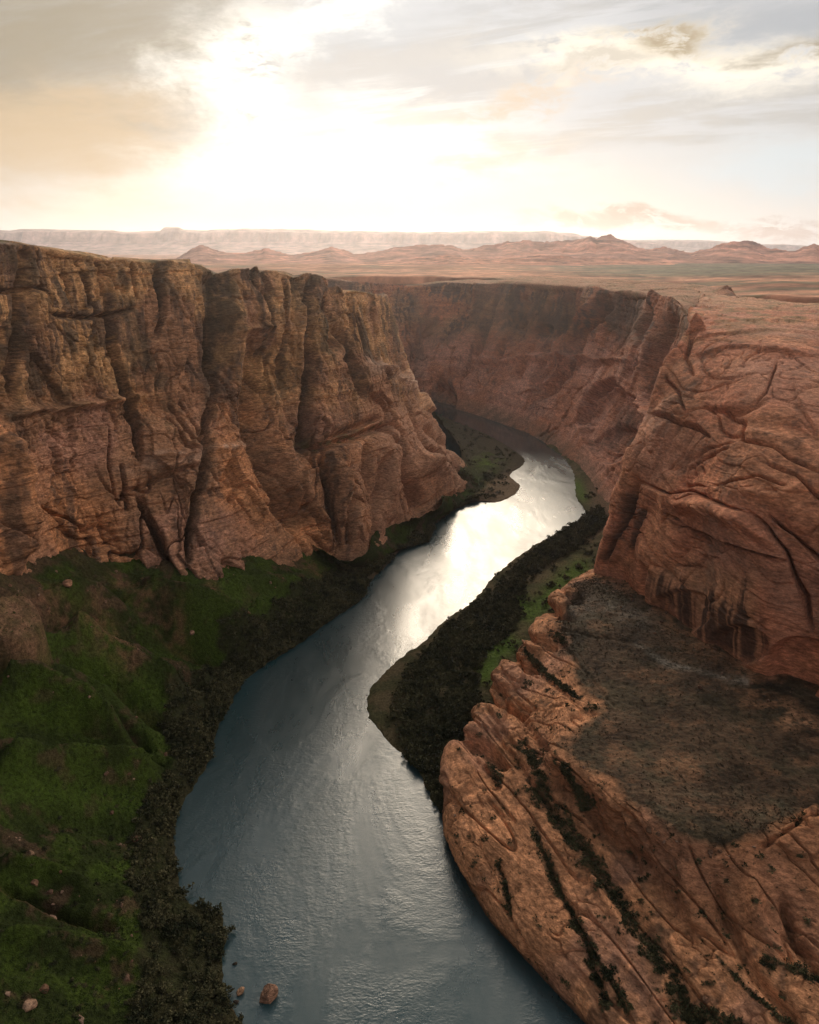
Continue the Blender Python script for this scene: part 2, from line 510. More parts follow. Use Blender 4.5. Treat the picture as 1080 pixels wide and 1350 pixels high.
FL += [('line', [(495, 578), (504, 646), (519, 690)], 9, 9), ('line', [(451, 584), (457, 646), (469, 717)], 9, 8), ('vee', [(478, 592), (488, 658), (498, 712)], 5, -12),
       ('line', [(524, 586), (540, 634), (560, 662)], 7, -15), ('line', [(549, 605), (585, 628), (598, 656)], 11, 10), ('vee', [(567, 592), (593, 619), (601, 650)], 3.5, -9),
       ('step', [(612, 592), (561, 543), (548, 520)], 8, 7), ('vee', [(488, 516), (510, 536), (528, 572), (537, 606)], 3, -8), ('vee', [(495, 488), (513, 507), (519, 540)], 2.6, -6),
       ('vee', [(542, 530), (560, 580), (566, 600)], 3, -7), ('line', [(430, 600), (436, 660), (446, 720)], 5, -8), ('step', [(480, 482), (512, 488), (545, 506)], 12, 7), ('line', [(500, 555), (470, 560), (440, 575)], 5, -6),
       ('step', [(250, 345), (246, 420), (240, 500)], 12, 6), ('vee', [(205, 352), (212, 400), (208, 440)], 3, -7), ('vee', [(175, 348), (182, 390)], 2.6, -6), ('line', [(60, 415), (120, 420), (180, 405)], 4, -4), ('line', [(0, 385), (60, 380)], 4, -4),
       ('line', [(0, 548), (60, 540), (130, 532), (200, 520)], 5, 5), ('vee', [(345, 375), (352, 420), (346, 470)], 3, -7), ('line', [(300, 440), (330, 436), (360, 430)], 4, 4), ('vee', [(368, 370), (372, 430), (380, 500)], 3, -7)]
FL = [('vee', l, w * 0.95, a * 1.15) if k == 'line' and a < 0 and w > 7 else (k, l, w, a) for k, l, w, a in FL]
FL = [(k, l, w * 0.8, a * 1.7) if k != 'step' and k != 'bowl' and a < 0 and w <= 7 else (k, l, w, a) for k, l, w, a in FL]
d = 1.35 * feat(px, py, FL)
top = sstep(-3, 3, G[..., 2] - (228 + 0.0))
nz_up = np.clip(N[..., 2], 0, 1)
flat = sstep(0.55, 0.9, nz_up)
d += rock_detail(G, N, 1.0, 1.0, 1.0 - 0.45 * sstep(430, 500, px), 1.0) * (1 - 0.85 * flat) + 14 * nz(G, 120, 120, 160, o=70) * (1 - flat)
vert_py = py
upper = sstep(600, 500, vert_py - (px - 250) * -0.05)
d -= 2.0 * upper * (1 - flat) * np.exp(-((nz(G, 8, 8, 120, o=44)) / 0.10) ** 2)      # closer joints in the upper wall
d = np.where(d > 0, d * (0.3 + 0.7 * np.maximum(sstep(5, 60, G[..., 2]), px < 420)), d)
apply(G, N, d)
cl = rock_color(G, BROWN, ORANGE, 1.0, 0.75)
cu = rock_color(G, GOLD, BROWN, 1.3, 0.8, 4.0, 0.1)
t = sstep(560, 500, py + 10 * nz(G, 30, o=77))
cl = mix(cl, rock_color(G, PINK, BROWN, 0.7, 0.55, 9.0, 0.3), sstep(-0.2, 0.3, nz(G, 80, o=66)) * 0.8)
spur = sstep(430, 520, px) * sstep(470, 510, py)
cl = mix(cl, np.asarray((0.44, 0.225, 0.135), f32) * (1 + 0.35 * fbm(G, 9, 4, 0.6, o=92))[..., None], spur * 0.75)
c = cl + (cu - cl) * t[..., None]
blot = sstep(0.15, 0.5, fbm(G, 26, 5, 0.65, o=94, sz=40)) * (0.25 + 0.45 * t)
c = mix(c, (0.10, 0.066, 0.038), blot * (1 - spur * 0.7))
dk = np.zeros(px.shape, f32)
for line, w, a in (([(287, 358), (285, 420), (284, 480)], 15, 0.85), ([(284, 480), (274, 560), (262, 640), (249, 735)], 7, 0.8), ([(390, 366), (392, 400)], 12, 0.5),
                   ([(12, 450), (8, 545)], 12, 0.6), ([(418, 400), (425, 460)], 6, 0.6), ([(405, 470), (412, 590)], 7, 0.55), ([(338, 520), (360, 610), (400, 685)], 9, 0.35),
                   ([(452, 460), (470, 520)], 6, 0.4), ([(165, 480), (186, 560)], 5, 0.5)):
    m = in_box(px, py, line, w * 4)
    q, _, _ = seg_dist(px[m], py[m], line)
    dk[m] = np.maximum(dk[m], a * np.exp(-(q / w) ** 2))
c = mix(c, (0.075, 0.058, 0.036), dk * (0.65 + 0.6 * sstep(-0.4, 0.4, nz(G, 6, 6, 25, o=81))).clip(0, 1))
def band(line, w):
    q = np.zeros(px.shape, f32); m = in_box(px, py, line, w * 4)
    dd, _, _ = seg_dist(px[m], py[m], line); q[m] = np.exp(-(dd / w) ** 2)
    return q
pb = np.maximum(band([(165, 614), (215, 606), (262, 599)], 9), band([(262, 598), (345, 580)], 6)) * sstep(-0.35, 0.35, nz(G, 14, 14, 5, o=84))
pb = np.maximum(pb, band([(482, 484), (515, 488), (545, 505)], 9))
c = mix(c, PALE, pb * (0.6 + 0.5 * sstep(-0.2, 0.4, nz(G, 9, o=83))).clip(0, 1))
gr = band([(405, 582), (450, 578), (500, 562)], 7) * sstep(-0.1, 0.3, nz(G, 7, o=85))
c = mix(c, OLIVE, gr * 0.9)
scrub_top = flat * sstep(-0.1, 0.3, nz(G, 9, o=87))
c = mix(c, OLIVE, scrub_top * 0.55)
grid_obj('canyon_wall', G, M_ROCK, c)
o = bpy.data.objects['canyon_wall']
set_props(o, 'tall golden brown sandstone canyon wall with ledges above the green slope', 'cliff', 'structure')

# ---- grassy slope on the left bank -----------------------------------------
shoreL = [(-35, -60, 0), (-60, 60, 0), P(352, 1560, z=0), P(332, 1430, z=0), P(318, 1350, z=0), P(300, 1318, z=0), P(289, 1270, z=0), P(294, 1236, z=0), P(288, 1206, z=0), P(262, 1200, z=0),
          P(240, 1180, z=0), P(232, 1140, z=0), P(229, 1105, z=0), P(238, 1065, z=0), P(262, 1025, z=0), P(279, 995, z=0), P(286, 960, z=0), P(304, 930, z=0),
          P(322, 898, z=0), P(348, 878, z=0), P(372, 863, z=0), P(402, 843, z=0), P(440, 815, z=0), P(478, 788, z=0), P(490, 765, z=0), P(512, 744, z=0), P(532, 722, z=0), P(562, 714, z=0),
          P(575, 690, z=0), P(602, 671, z=0), P(628, 661, z=0), P(655, 662, z=0), P(678, 652, z=0), P(685, 640, z=0), P(672, 627, z=0), P(690, 612, z=0), P(690, 604, z=0), P(676, 593, z=0), P(640, 572, z=0), P(600, 556, z=0),
          P(572, 544, z=0), P(557, 535, z=0), (-40, 1490, 0), (-250, 1500, 0)]
sh = np.array(shoreL, float)
# straighten chords: resample shore by length
def resample(pts, n):
    pts = np.array(pts, float)
    s = np.concatenate([[0], np.cumsum(np.linalg.norm(np.diff(pts, axis=0), axis=1))])
    t = np.linspace(0, s[-1], n)
    return np.stack([np.interp(t, s, pts[:, i]) for i in range(3)], 1), t / s[-1], s / s[-1]
# matching upper line: for each shore point a point under the cliff base
topL = [(-335, -60, 118), (-345, 60, 122), (-345, 110, 121), (-345, 160, 117), (-342, 200, 114), (-335, 225, 112), (-322, 255, 110), (-312, 280, 108), (-300, 305, 107), (-290, 325, 106),
        (-282, 345, 104), (-272, 365, 102), (-262, 385, 100), P(-10, 772, z=98), P(40, 765, z=88), P(90, 755, z=78), P(140, 757, z=67), P(190, 764, z=58),
        P(235, 774, z=51), P(270, 780, z=46), P(305, 768, z=42), P(345, 754, z=37), P(385, 745, z=29), P(420, 738, z=21), P(450, 744, z=14), P(480, 750, z=8), P(505, 735, z=6), P(525, 718, z=5),
        P(565, 692, z=4), P(592, 676, z=4), P(608, 662, z=4), P(618, 652, z=4), P(622, 645, z=4), P(624, 640, z=4), P(625, 636, z=4), P(626, 630, z=4), P(624, 622, z=5), P(622, 615, z=5), P(610, 592, z=6), P(588, 568, z=8),
        P(572, 552, z=9), P(560, 545, z=9), (-60, 1380, 10), (-300, 1400, 10)]
tp = np.array(topL, float)
back = tp - sh; back[:, 2] = 0
back /= np.linalg.norm(back, axis=1)[:, None] + 1e-9
rows = [sh - back * 9 + [0, 0, -5], sh - back * 1.5 + [0, 0, -0.8], sh + back * 0.5 + [0, 0, 0.5]]
for s, h in ((0.10, 0.06), (0.22, 0.16), (0.42, 0.36), (0.62, 0.57), (0.82, 0.79), (1.0, 1.0)):
    r = sh + (tp - sh) * s; r[:, 2] = tp[:, 2] * h + 0.6
    rows.append(r)
rows.append(tp + back * 30 + [0, 0, 16])
G = loft(rows, 1.35, nmin=3)
px, py = project(G)
px = px + 4 * nz(G, 25, o=150); py = py + 4 * nz(G, 25, o=160)
FT = [
    ('line', [(0, 805), (120, 815), (230, 845), (330, 880)], 16, -5), ('line', [(60, 790), (170, 800), (270, 826), (340, 850)], 14, 7),
    ('line', [(110, 770), (200, 815), (290, 860)], 9, -7), ('line', [(190, 775), (260, 815), (335, 838)], 12, 7), ('line', [(268, 780), (285, 815), (330, 835)], 6, -5),
    ('line', [(90, 830), (180, 870), (250, 925)], 13, 7), ('line', [(60, 850), (150, 895), (220, 960)], 9, -6), ('line', [(125, 840), (215, 885), (290, 915)], 9, -4),
    ('line', [(0, 915), (60, 925), (120, 950), (165, 985)], 16, 9), ('line', [(0, 992), (90, 998), (165, 1000), (215, 1006)], 7, -8),
    ('line', [(0, 1012), (120, 1018), (215, 1020)], 16, 7), ('line', [(75, 905), (140, 935), (200, 985)], 6, -6), ('line', [(100, 960), (170, 995)], 5, -4),
    ('line', [(0, 1165), (40, 1185), (90, 1210), (150, 1222)], 6, -4), ('line', [(0, 1135), (60, 1150), (130, 1185)], 10, 3),
    ('line', [(300, 775), (370, 775), (430, 790)], 12, 4), ('line', [(330, 800), (400, 812)], 10, 3),
    ('bowl', (28, 868), (40, 36), 10),
    ('line', [(0, 1080), (110, 1075), (190, 1110)], 16, -3), ('line', [(0, 1240), (100, 1250), (200, 1270)], 14, 3),
]
up = np.zeros_like(G); up[..., 2] = 1
inner = sstep(0.5, 14, G[..., 2])
dd = 2.3 * feat(px, py, FT) * inner
dd += inner * (3.0 * fbm(G, 60, 4, 0.5, o=101) + 1.0 * ridged(G, 16, 3, o=104)) + np.minimum(1, G[..., 2] / 2).clip(0, 1) * (0.7 * fbm(G, 6, 3, 0.6, o=109) + 0.35 * nz(G, 1.6, o=112))
dd += sstep(0.3, 2.5, G[..., 2]) * 0.8 * nz(G, 9, o=120)
dd += (px > 540) * sstep(0.8, 3.5, G[..., 2]) * (2.2 * fbm(G, 22, 4, 0.6, o=125) + 0.6)
edge = sstep(3.0, 0.0, np.abs(G[..., 2] - 0.3))
G[..., 0] += edge * 1.4 * nz(G, 5, o=131); G[..., 1] += edge * 1.4 * nz(G, 5, o=135)
G[..., 2] += dd
ng = fbm(G, 26, 4, 0.55, o=140)
c = mix(np.broadcast_to(np.asarray(GRASS, f32), G.shape), GRASS2, sstep(-0.2, 0.4, ng))
gm = np.zeros(px.shape, f32)
for line, w in (([(300, 770), (330, 800), (400, 800), (440, 780)], 28), ([(215, 850), (330, 845)], 18), ([(120, 870), (200, 930), (215, 965)], 26), ([(240, 830), (320, 850)], 14), ([(30, 1040), (180, 1060)], 22), ([(130, 1150), (180, 1140)], 14), ([(40, 945), (130, 970)], 14)):
    q, _, _ = seg_dist(px, py, line); gm = np.maximum(gm, np.exp(-(q / w) ** 2))
c = mix(c, (0.046, 0.072, 0.010), gm * 0.8)
dirt = sstep(0.16, 0.6, fbm(G, 18, 4, 0.6, o=145)) * (1 - 0.6 * gm)
c = mix(c, DIRT, dirt * 0.75)
hi = sstep(0.0, 0.5, fbm(G, 30, 3, 0.6, o=155) + (800 - py) / 90.0) * sstep(160, 60, px)
c = mix(c, DIRT, hi * 0.7)
for line, w, a in (([(0, 800), (60, 790), (110, 830), (180, 880)], 13, 0.8), ([(150, 760), (190, 800), (240, 830)], 10, 0.7), ([(0, 1170), (60, 1200), (90, 1215), (150, 1222)], 5, 0.9), ([(280, 775), (275, 800), (270, 785)], 8, 0.8), ([(130, 810), (170, 850)], 12, 0.7), ([(405, 745), (430, 765)], 7, .7)):
    q, _, _ = seg_dist(px, py, line)
    c = mix(c, (0.17, 0.085, 0.05), a * np.exp(-(q / w) ** 2) * (0.5 + 0.9 * nz(G, 5, o=158)).clip(0, 1))
q = ((px - 28) / 40) ** 2 + ((py - 868) / 38) ** 2
c = mix(c, (0.20, 0.11, 0.065), sstep(1.1, 0.6, q) * (0.7 + 0.5 * nz(G, 6, o=161)).clip(0, 1))
shore_m = sstep(4.5, 1.0, G[..., 2])
c = mix(c, (0.085, 0.06, 0.035), shore_m)
sb = poly_mask(px, py, [(612, 668), (640, 640), (672, 622), (700, 612), (700, 660), (650, 672)], 4)
c = mix(c, (0.20, 0.135, 0.085), sb * 0.8)
gb = np.exp(-(((px - 640) / 20) ** 2 + ((py - 610) / 9) ** 2)) * (0.5 + nz(G, 9, o=163)).clip(0, 1)
farb = sstep(560, 600, px) * sstep(640, 600, py)
c = mix(c, (0.062, 0.046, 0.028), farb * 0.85)
c = mix(c, (0.09, 0.14, 0.018), gb * 0.95)
bushL = [(150, 1400), (185, 1290), (190, 1230), (172, 1160), (172, 1110), (195, 1050), (222, 1010), (212, 955), (236, 905), (300, 842), (345, 812), (395, 782), (452, 745), (505, 745), (560, 700), (600, 672),
         (640, 655), (560, 722), (500, 752), (470, 800), (400, 850), (340, 890), (300, 945), (270, 1020), (236, 1080), (236, 1160), (290, 1210), (292, 1270), (325, 1370), (330, 1400)]
bm = poly_mask(px + 14 * nz(G, 16, o=171) + 6 * nz(G, 5, o=174), py + 12 * nz(G, 16, o=177) + 6 * nz(G, 5, o=179), bushL, 3)
c = mix(c, (0.030, 0.030, 0.014), bm * 0.85)
SLOPE = G.copy(); SLOPE_PX = px.copy(); SLOPE_PY = py.copy(); SLOPE_BM = bm; SLOPE_DIRT = np.maximum(dirt, hi)
grid_obj('grassy_slope', G, M_TURF, c)
set_props(bpy.data.objects['grassy_slope'], 'dark green grassy talus slope falling from the left cliff to the river', 'slope', 'structure')

# ---- far canyon wall --------------------------------------------------------
base = [(-620, 1500, 0), (-200, 1570, 0), P(560, 531, z=0), P(602, 541, z=0), P(650, 556, z=0), P(690, 572, z=0), P(722, 589, z=0), P(764, 628, z=1), P(786, 665, z=3), P(797, 705, z=5), (190, 630, 8), (215, 560, 30)]
rim = [(-640, 1640, 230), (-220, 1720, 230), P(520, 379, Y=1730), P(576, 374, Y=1725), P(650, 372, Y=1650), P(720, 374, Y=1500), P(782, 379, Y=1350), P(837, 385, Y=1180), P(872, 391, Y=1050), P(893, 400, Y=900), (262, 690, 196), (290, 600, 170)]
prof = [(-0.04, -0.06), (0, 0), (0.10, 0.20), (0.28, 0.45), (0.45, 0.62), (0.55, 0.72), (0.62, 0.78), (0.80, 0.88), (0.93, 0.95), (0.985, 0.985), (1.0, 1.03)]
ctrl = []
for s, g in prof:
    ctrl.append([(b0[0] + (r0[0] - b0[0]) * g, b0[1] + (r0[1] - b0[1]) * g, b0[2] + (r0[2] - b0[2]) * s) for b0, r0 in zip(base, rim)])
inl = np.array(rim) - np.array(base); inl[:, 2] = 0
inl /= np.linalg.norm(inl, axis=1)[:, None]
for dist, dz in ((14, 1), (50, 2), (140, 2), (300, 0), (420, -30)):
    ctrl.append([tuple(np.array(r) + inl[j] * dist * (1 if j < 9 else 0.5) + np.array([0, 0, dz])) for j, r in enumerate(rim)])
G = loft(ctrl, 1.25, nmin=5)
px, py = project(G)
px = px + 2.5 * nz(G, 40, o=250); py = py + 2.5 * nz(G, 40, o=260)
N = face_cam(G, normals(G))
FF = [
    ('vee', [(800, 396), (770, 436), (750, 482), (712, 522)], 6, -16), ('line', [(785, 400), (760, 440), (738, 490)], 7, 7),
    ('vee', [(656, 402), (637, 463), (606, 500)], 5, -14), ('vee', [(721, 451), (706, 512)], 3.5, -10), ('vee', [(700, 455), (685, 500)], 3, -8), ('vee', [(665, 455), (652, 490)], 3, -7),
    ('line', [(888, 412), (874, 455), (862, 500), (850, 545)], 9, -11), ('line', [(858, 400), (852, 450)], 5, -8), ('line', [(868, 430), (850, 500), (838, 560)], 6, 4),
    ('bowl', (584, 523), (19, 23), -16), ('bowl', (806, 560), (43, 56), -8), ('bowl', (713, 432), (10, 9), -12), ('bowl', (806, 572), (22, 18), -3),
    ('step', [(560, 560), (600, 500), (560, 440)], 1, 0),
    ('line', [(763, 562), (768, 540), (776, 522), (790, 510), (806, 505), (820, 507)], 2.6, -9), ('line', [(566, 530), (570, 512), (582, 502), (596, 508), (602, 525)], 2.2, -9), ('line', [(540, 430), (560, 480)], 5, -8), ('line', [(620, 380), (610, 430)], 5, -7), ('line', [(690, 385), (684, 440)], 5, -8), ('line', [(745, 385), (735, 440)], 6, -9),
    ('line', [(560, 500), (640, 480), (730, 470), (840, 478)], 4, 5), ('line', [(500, 440), (520, 520)], 8, -10),
]
flat = sstep(0.75, 0.95, np.clip(N[..., 2], 0, 1))
vw = G - np.array([0, 0, CH]); vw /= np.linalg.norm(vw, axis=-1, keepdims=True)
ob = np.clip(1 / (np.abs(np.sum(vw * N, -1)) + 0.05), 1, 3.2)
d = 1.1 * ob * feat(px, py, FF) + (1 - 0.8 * flat) * rock_detail(G * 0.62, N, 1.2, 1.0, 0.8, 0.8, o=200) + (1 - flat) * 22 * nz(G, 160, 160, 220, o=270) + flat * 2.5 * fbm(G, 60, 3, o=280)
lowf = sstep(2, 70, G[..., 2])
d = np.where(d > 0, d * (0.12 + 0.88 * lowf), d * (0.5 + 0.5 * lowf)) - 4 * (1 - lowf)
apply(G, N, d)
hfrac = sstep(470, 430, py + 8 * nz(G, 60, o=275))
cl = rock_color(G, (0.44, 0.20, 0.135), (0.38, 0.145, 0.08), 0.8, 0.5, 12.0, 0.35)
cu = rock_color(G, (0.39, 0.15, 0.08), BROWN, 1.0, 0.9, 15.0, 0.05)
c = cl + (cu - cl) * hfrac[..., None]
bl = np.zeros(px.shape, f32)
for line, w, a in (([(680, 385), (690, 425)], 22, 0.5), ([(745, 388), (735, 420)], 18, 0.5), ([(832, 405), (842, 440)], 16, 0.6), ([(800, 400), (806, 440)], 10, 0.5), ([(815, 545), (808, 570)], 13, 0.75), ([(885, 415), (860, 510)], 10, 0.6), ([(545, 400), (550, 500)], 10, 0.4), ([(700, 392), (715, 430)], 9, 0.6), ([(625, 385), (640, 440)], 12, 0.4)):
    q, _, _ = seg_dist(px, py, line); bl = np.maximum(bl, a * np.exp(-(q / w) ** 2))
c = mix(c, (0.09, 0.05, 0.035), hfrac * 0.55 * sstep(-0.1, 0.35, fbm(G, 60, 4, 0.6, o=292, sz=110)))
c = mix(c, VARN, 1.3 * bl * (0.7 + 0.6 * nz(G, 12, 12, 80, o=290)).clip(0, 1))
c = mix(c, (0.36, 0.19, 0.115), flat * 0.9)
c = mix(c, OLIVE, flat * sstep(0.0, 0.3, nz(G, 26, o=283)) * 0.5)
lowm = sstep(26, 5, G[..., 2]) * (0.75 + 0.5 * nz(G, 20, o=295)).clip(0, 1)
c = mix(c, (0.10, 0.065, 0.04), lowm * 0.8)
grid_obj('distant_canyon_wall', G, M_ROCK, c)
set_props(bpy.data.objects['distant_canyon_wall'], 'reddish far canyon wall with arched alcoves behind the river bend', 'cliff', 'structure')

# ---- rounded butte on the right ----------------------------------------------
cols = [
    [(205, 640, 5), (212, 645, 60), (222, 650, 110), (232, 655, 150), (245, 660, 185), (255, 675, 205), (275, 700, 222), (300, 780, 227), (330, 920, 231), (560, 1720, 222)],
    [P(786, 764, z=40), P(797, 700, Y=566), P(812, 650, Y=572), P(832, 590, Y=582), P(860, 535, Y=594), P(880, 480, Y=612), P(903, 436, Y=650), P(915, 407, Y=760), P(925, 394, Y=905), P(935, 372, Y=1720)],
    [P(820, 772, z=46), P(825, 700, Y=546), P(835, 645, Y=553), P(850, 582, Y=567), P(872, 532, Y=584), P(892, 480, Y=606), P(918, 436, Y=650), P(932, 408, Y=760), P(943, 394, Y=905), P(952, 372, Y=1720)],
    [P(855, 790, z=49), P(855, 700, Y=516), P(860, 640, Y=524), P(870, 580, Y=544), P(887, 530, Y=568), P(906, 480, Y=598), P(932, 437, Y=648), P(950, 409, Y=760), P(960, 395, Y=905), P(968, 372, Y=1720)],
    [P(920, 838, z=51), P(920, 740, Y=464), P(920, 670, Y=472), P(925, 600, Y=494), P(935, 545, Y=522), P(950, 485, Y=564), P(970, 441, Y=632), P(985, 411, Y=760), P(995, 397, Y=905), P(1000, 372, Y=1720)],
    [P(1000, 893, z=52), P(1000, 790, Y=405), P(1000, 710, Y=412), P(1000, 630, Y=434), P(1002, 560, Y=472), P(1010, 490, Y=528), P(1025, 444, Y=612), P(1035, 413, Y=750), P(1040, 398, Y=905), P(1045, 372, Y=1720)],
    [P(1080, 925, z=53), P(1080, 810, Y=386), P(1080, 720, Y=394), P(1080, 640, Y=414), P(1080, 565, Y=456), P(1080, 495, Y=518), P(1085, 446, Y=602), P(1090, 414, Y=750), P(1090, 399, Y=905), P(1095, 372, Y=1720)],
    [P(1200, 1000, z=54), P(1200, 870, Y=346), P(1200, 760, Y=354), P(1200, 660, Y=380), P(1200, 580, Y=422), P(1200, 505, Y=482), P(1200, 451, Y=572), P(1200, 416, Y=750), P(1200, 399, Y=905), P(1200, 372, Y=1720)],
    [P(1450, 1150, z=55), P(1450, 980, Y=290), P(1450, 830, Y=300), P(1450, 690, Y=330), P(1450, 590, Y=380), P(1450, 510, Y=450), P(1450, 452, Y=550), P(1450, 416, Y=750), P(1450, 399, Y=905), P(1450, 372, Y=1720)],
]
ctrl = [[cols[j][i] for j in range(len(cols))] for i in range(len(cols[0]))]
b0 = np.array(ctrl[0]); n0 = np.array(ctrl[1]) - b0
ctrl.insert(0, [tuple(p + np.array([0, 6, -14])) for p in b0])
G = loft(ctrl, 1.3, nmin=6)
px, py = project(G)
px = px + 3 * nz(G, 26, o=350); py = py + 3 * nz(G, 26, o=360)
N = face_cam(G, normals(G))
FB = [
    ('line', [(985, 676), (1010, 698), (1035, 728), (1047, 762), (1063, 792), (1068, 830)], 3.6, -9), ('step', [(1068, 830), (1047, 762), (1035, 728), (1010, 698), (985, 676)], 9, -5),
    ('line', [(1008, 676), (1047, 703), (1080, 742), (1110, 780)], 3, -7), ('step', [(1110, 780), (1080, 742), (1047, 703), (1008, 676)], 8, -4),
    ('line', [(836, 632), (872, 650), (913, 646), (945, 662), (985, 678)], 2.8, -6), ('step', [(836, 632), (872, 650), (913, 646), (985, 678)], 8, 4),
    ('line', [(878, 662), (930, 668), (985, 690), (1028, 722)], 9, 7), ('line', [(875, 678), (915, 698), (975, 722), (1025, 738)], 3, -5), ('step', [(875, 676), (915, 696), (975, 720), (1030, 738)], 10, -4),
    ('line', [(872, 650), (874, 672), (868, 690)], 2.5, -5),
    ('line', [(955, 546), (980, 553), (975, 576), (1019, 587), (1040, 602), (1080, 620)], 3.4, -7), ('line', [(985, 570), (1030, 575), (1080, 600)], 8, 4),
    ('vee', [(1025, 474), (1011, 515), (996, 530)], 1.8, -5), ('step', [(1080, 578), (1058, 542), (1047, 505)], 8, 4),
    ('step', [(1080, 470), (1030, 465), (985, 458), (955, 459), (910, 470)], 9, 5), ('bowl', (960, 510), (32, 24), -1.2), ('line', [(1010, 530), (960, 545), (930, 535)], 5, -4),
    ('line', [(863, 546), (883, 553), (919, 562), (932, 572)], 3.2, -7), ('step', [(932, 572), (919, 562), (883, 553), (860, 545)], 8, 4), ('line', [(880, 500), (895, 520), (905, 545)], 3, -5), ('line', [(905, 470), (915, 495)], 4, -5),
    ('line', [(835, 630), (824, 670), (797, 745)], 6.5, -11), ('line', [(838, 668), (834, 742)], 3, -6), ('line', [(815, 690), (806, 745)], 5, 5),
    ('bowl', (1052, 880), (48, 42), -11), ('bowl', (975, 850), (40, 28), -5), ('bowl', (905, 805), (40, 30), -4), ('line', [(850, 742), (855, 790)], 6, -5),
    ('line', [(900, 620), (925, 600), (960, 590)], 4, -3), ('line', [(898, 610), (905, 632)], 2, -2.5), ('line', [(908, 604), (916, 628)], 2, -2.5), ('line', [(918, 600), (926, 624)], 2, -2.5),
    ('line', [(1010, 610), (1050, 625), (1090, 660)], 3.2, -5), ('line', [(945, 640), (1000, 628), (1035, 640)], 3, -4), ('line', [(1060, 640), (1020, 655), (985, 652)], 6, 3),
    ('step', [(1090, 440), (1010, 438), (950, 442), (905, 454)], 6, 4), ('step', [(1090, 424), (1000, 426), (930, 427)], 5, 3), ('step', [(1090, 412), (1030, 411), (960, 410)], 4, 3), ('line', [(895, 420), (915, 440), (905, 470)], 6, -10),
]
FB = [(k, l, (w * 0.62 if k == 'line' and a < 0 else w), (a * 1.15 if a < 0 else a * 0.8)) if k != 'bowl' else (k, l, w, a * 0.8) for k, l, w, a in FB]
flat = sstep(0.62, 0.92, np.clip(N[..., 2], 0, 1))
d = feat(px, py, FB)
warp = 16 * nz(G, 70, o=301) + 5 * nz(G, 24, o=305)
xb = G[..., 2] + warp + 0.25 * G[..., 0] - 0.12 * G[..., 1]
lowcut = sstep(60, 90, G[..., 2])
d += lowcut * (0.3 + 0.7 * sstep(-0.2, 0.3, nz(G, 55, o=303))) * (0.8 * layer(LAY_A, xb) + 0.15 * layer(LAY_B, xb * 1.2))
d += 0.15 * feat(px, py, FB)
d += 7 * fbm(G, 75, 3, 0.5, o=310) * (1 - flat) + 0.8 * fbm(G, 16, 4, 0.5, o=320)
h1, e1 = blocks(G * np.array([1, 1, 1]) + (warp * 1.2)[..., None], 34, 34, 12, 41, 0.4)
d += lowcut * (1.6 * h1 - 1.8 * np.exp(-(e1 / 0.035) ** 2)) * sstep(-0.2, 0.3, nz(G, 60, o=343))
d += lowcut * 0.12 * layer(LAY_B, xb * 2.3)
nn = noise(xb / 26 + 3, (G[..., 0] + G[..., 1]) / 90 + warp / 60, G[..., 2] / 90)
d -= 3.0 * np.exp(-(nn / 0.03) ** 2) * lowcut * sstep(-0.2, 0.3, nz(G, 70, o=371))
d += 2.2 * stairs(nz(G, 38, 38, 24, o=330) + 0.2 * nz(G, 13, o=333), 4, 0.10) * lowcut
d -= 2.0 * np.exp(-(nz(G, 30, 20, 50, o=340) / 0.035) ** 2) * sstep(0, .3, nz(G, 60, o=345))
apply(G, N, d * (1 - 0.45 * flat))
plat = sstep(700, 900, G[..., 1])
G[..., 2] += plat * (2.0 * stairs(nz(G, 90, 60, 50, o=347), 5, 0.1) + 1.5 * nz(G, 40, o=349))
c = rock_color(G, (0.40, 0.150, 0.082), (0.45, 0.19, 0.10), 0.5, 0.5, 22.0, 0.40)
c = mix(c, PINK, sstep(-0.1, 0.4, nz(G, 60, o=352)) * 0.55)
xs = layer(LAY_A, xb * 1.2) * 0.10
c = c * (1 + xs)[..., None]
st = sstep(-0.1, 0.35, noise(px / 9, py / 260, 0.5) + 0.5 * noise(px / 3.2, py / 200, 4.5) + 0.5 * sstep(765, 800, py - 0.5 * (px - 930)) - 0.25)
ms = poly_mask(px, py, [(855, 760), (905, 735), (985, 760), (1010, 850), (985, 880), (900, 830)], 10)
c = mix(c, (0.06, 0.035, 0.026), ms * st * 0.9)
c = mix(c, (0.36, 0.21, 0.12), ms * (1 - st) * 0.4)
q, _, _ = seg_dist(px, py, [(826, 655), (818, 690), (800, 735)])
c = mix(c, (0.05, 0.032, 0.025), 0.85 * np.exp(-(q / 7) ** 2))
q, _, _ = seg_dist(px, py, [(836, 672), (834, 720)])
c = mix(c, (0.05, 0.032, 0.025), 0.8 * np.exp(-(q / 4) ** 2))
q, _, _ = seg_dist(px, py, [(890, 690), (960, 730), (1030, 790)])
c = mix(c, VARN, 0.45 * np.exp(-(q / 18) ** 2) * (0.6 + 0.8 * nz(G, 8, o=358)).clip(0, 1))
c = mix(c, (0.40, 0.21, 0.12), plat * 0.7)
c = mix(c, OLIVE, sstep(560, 700, G[..., 1]) * flat * sstep(-0.05, 0.25, nz(G, 16, o=359)) * 0.6)
grid_obj('sandstone_butte', G, M_ROUND, c)
set_props(bpy.data.objects['sandstone_butte'], 'massive rounded red sandstone butte with curved cracks on the right', 'butte', 'structure')

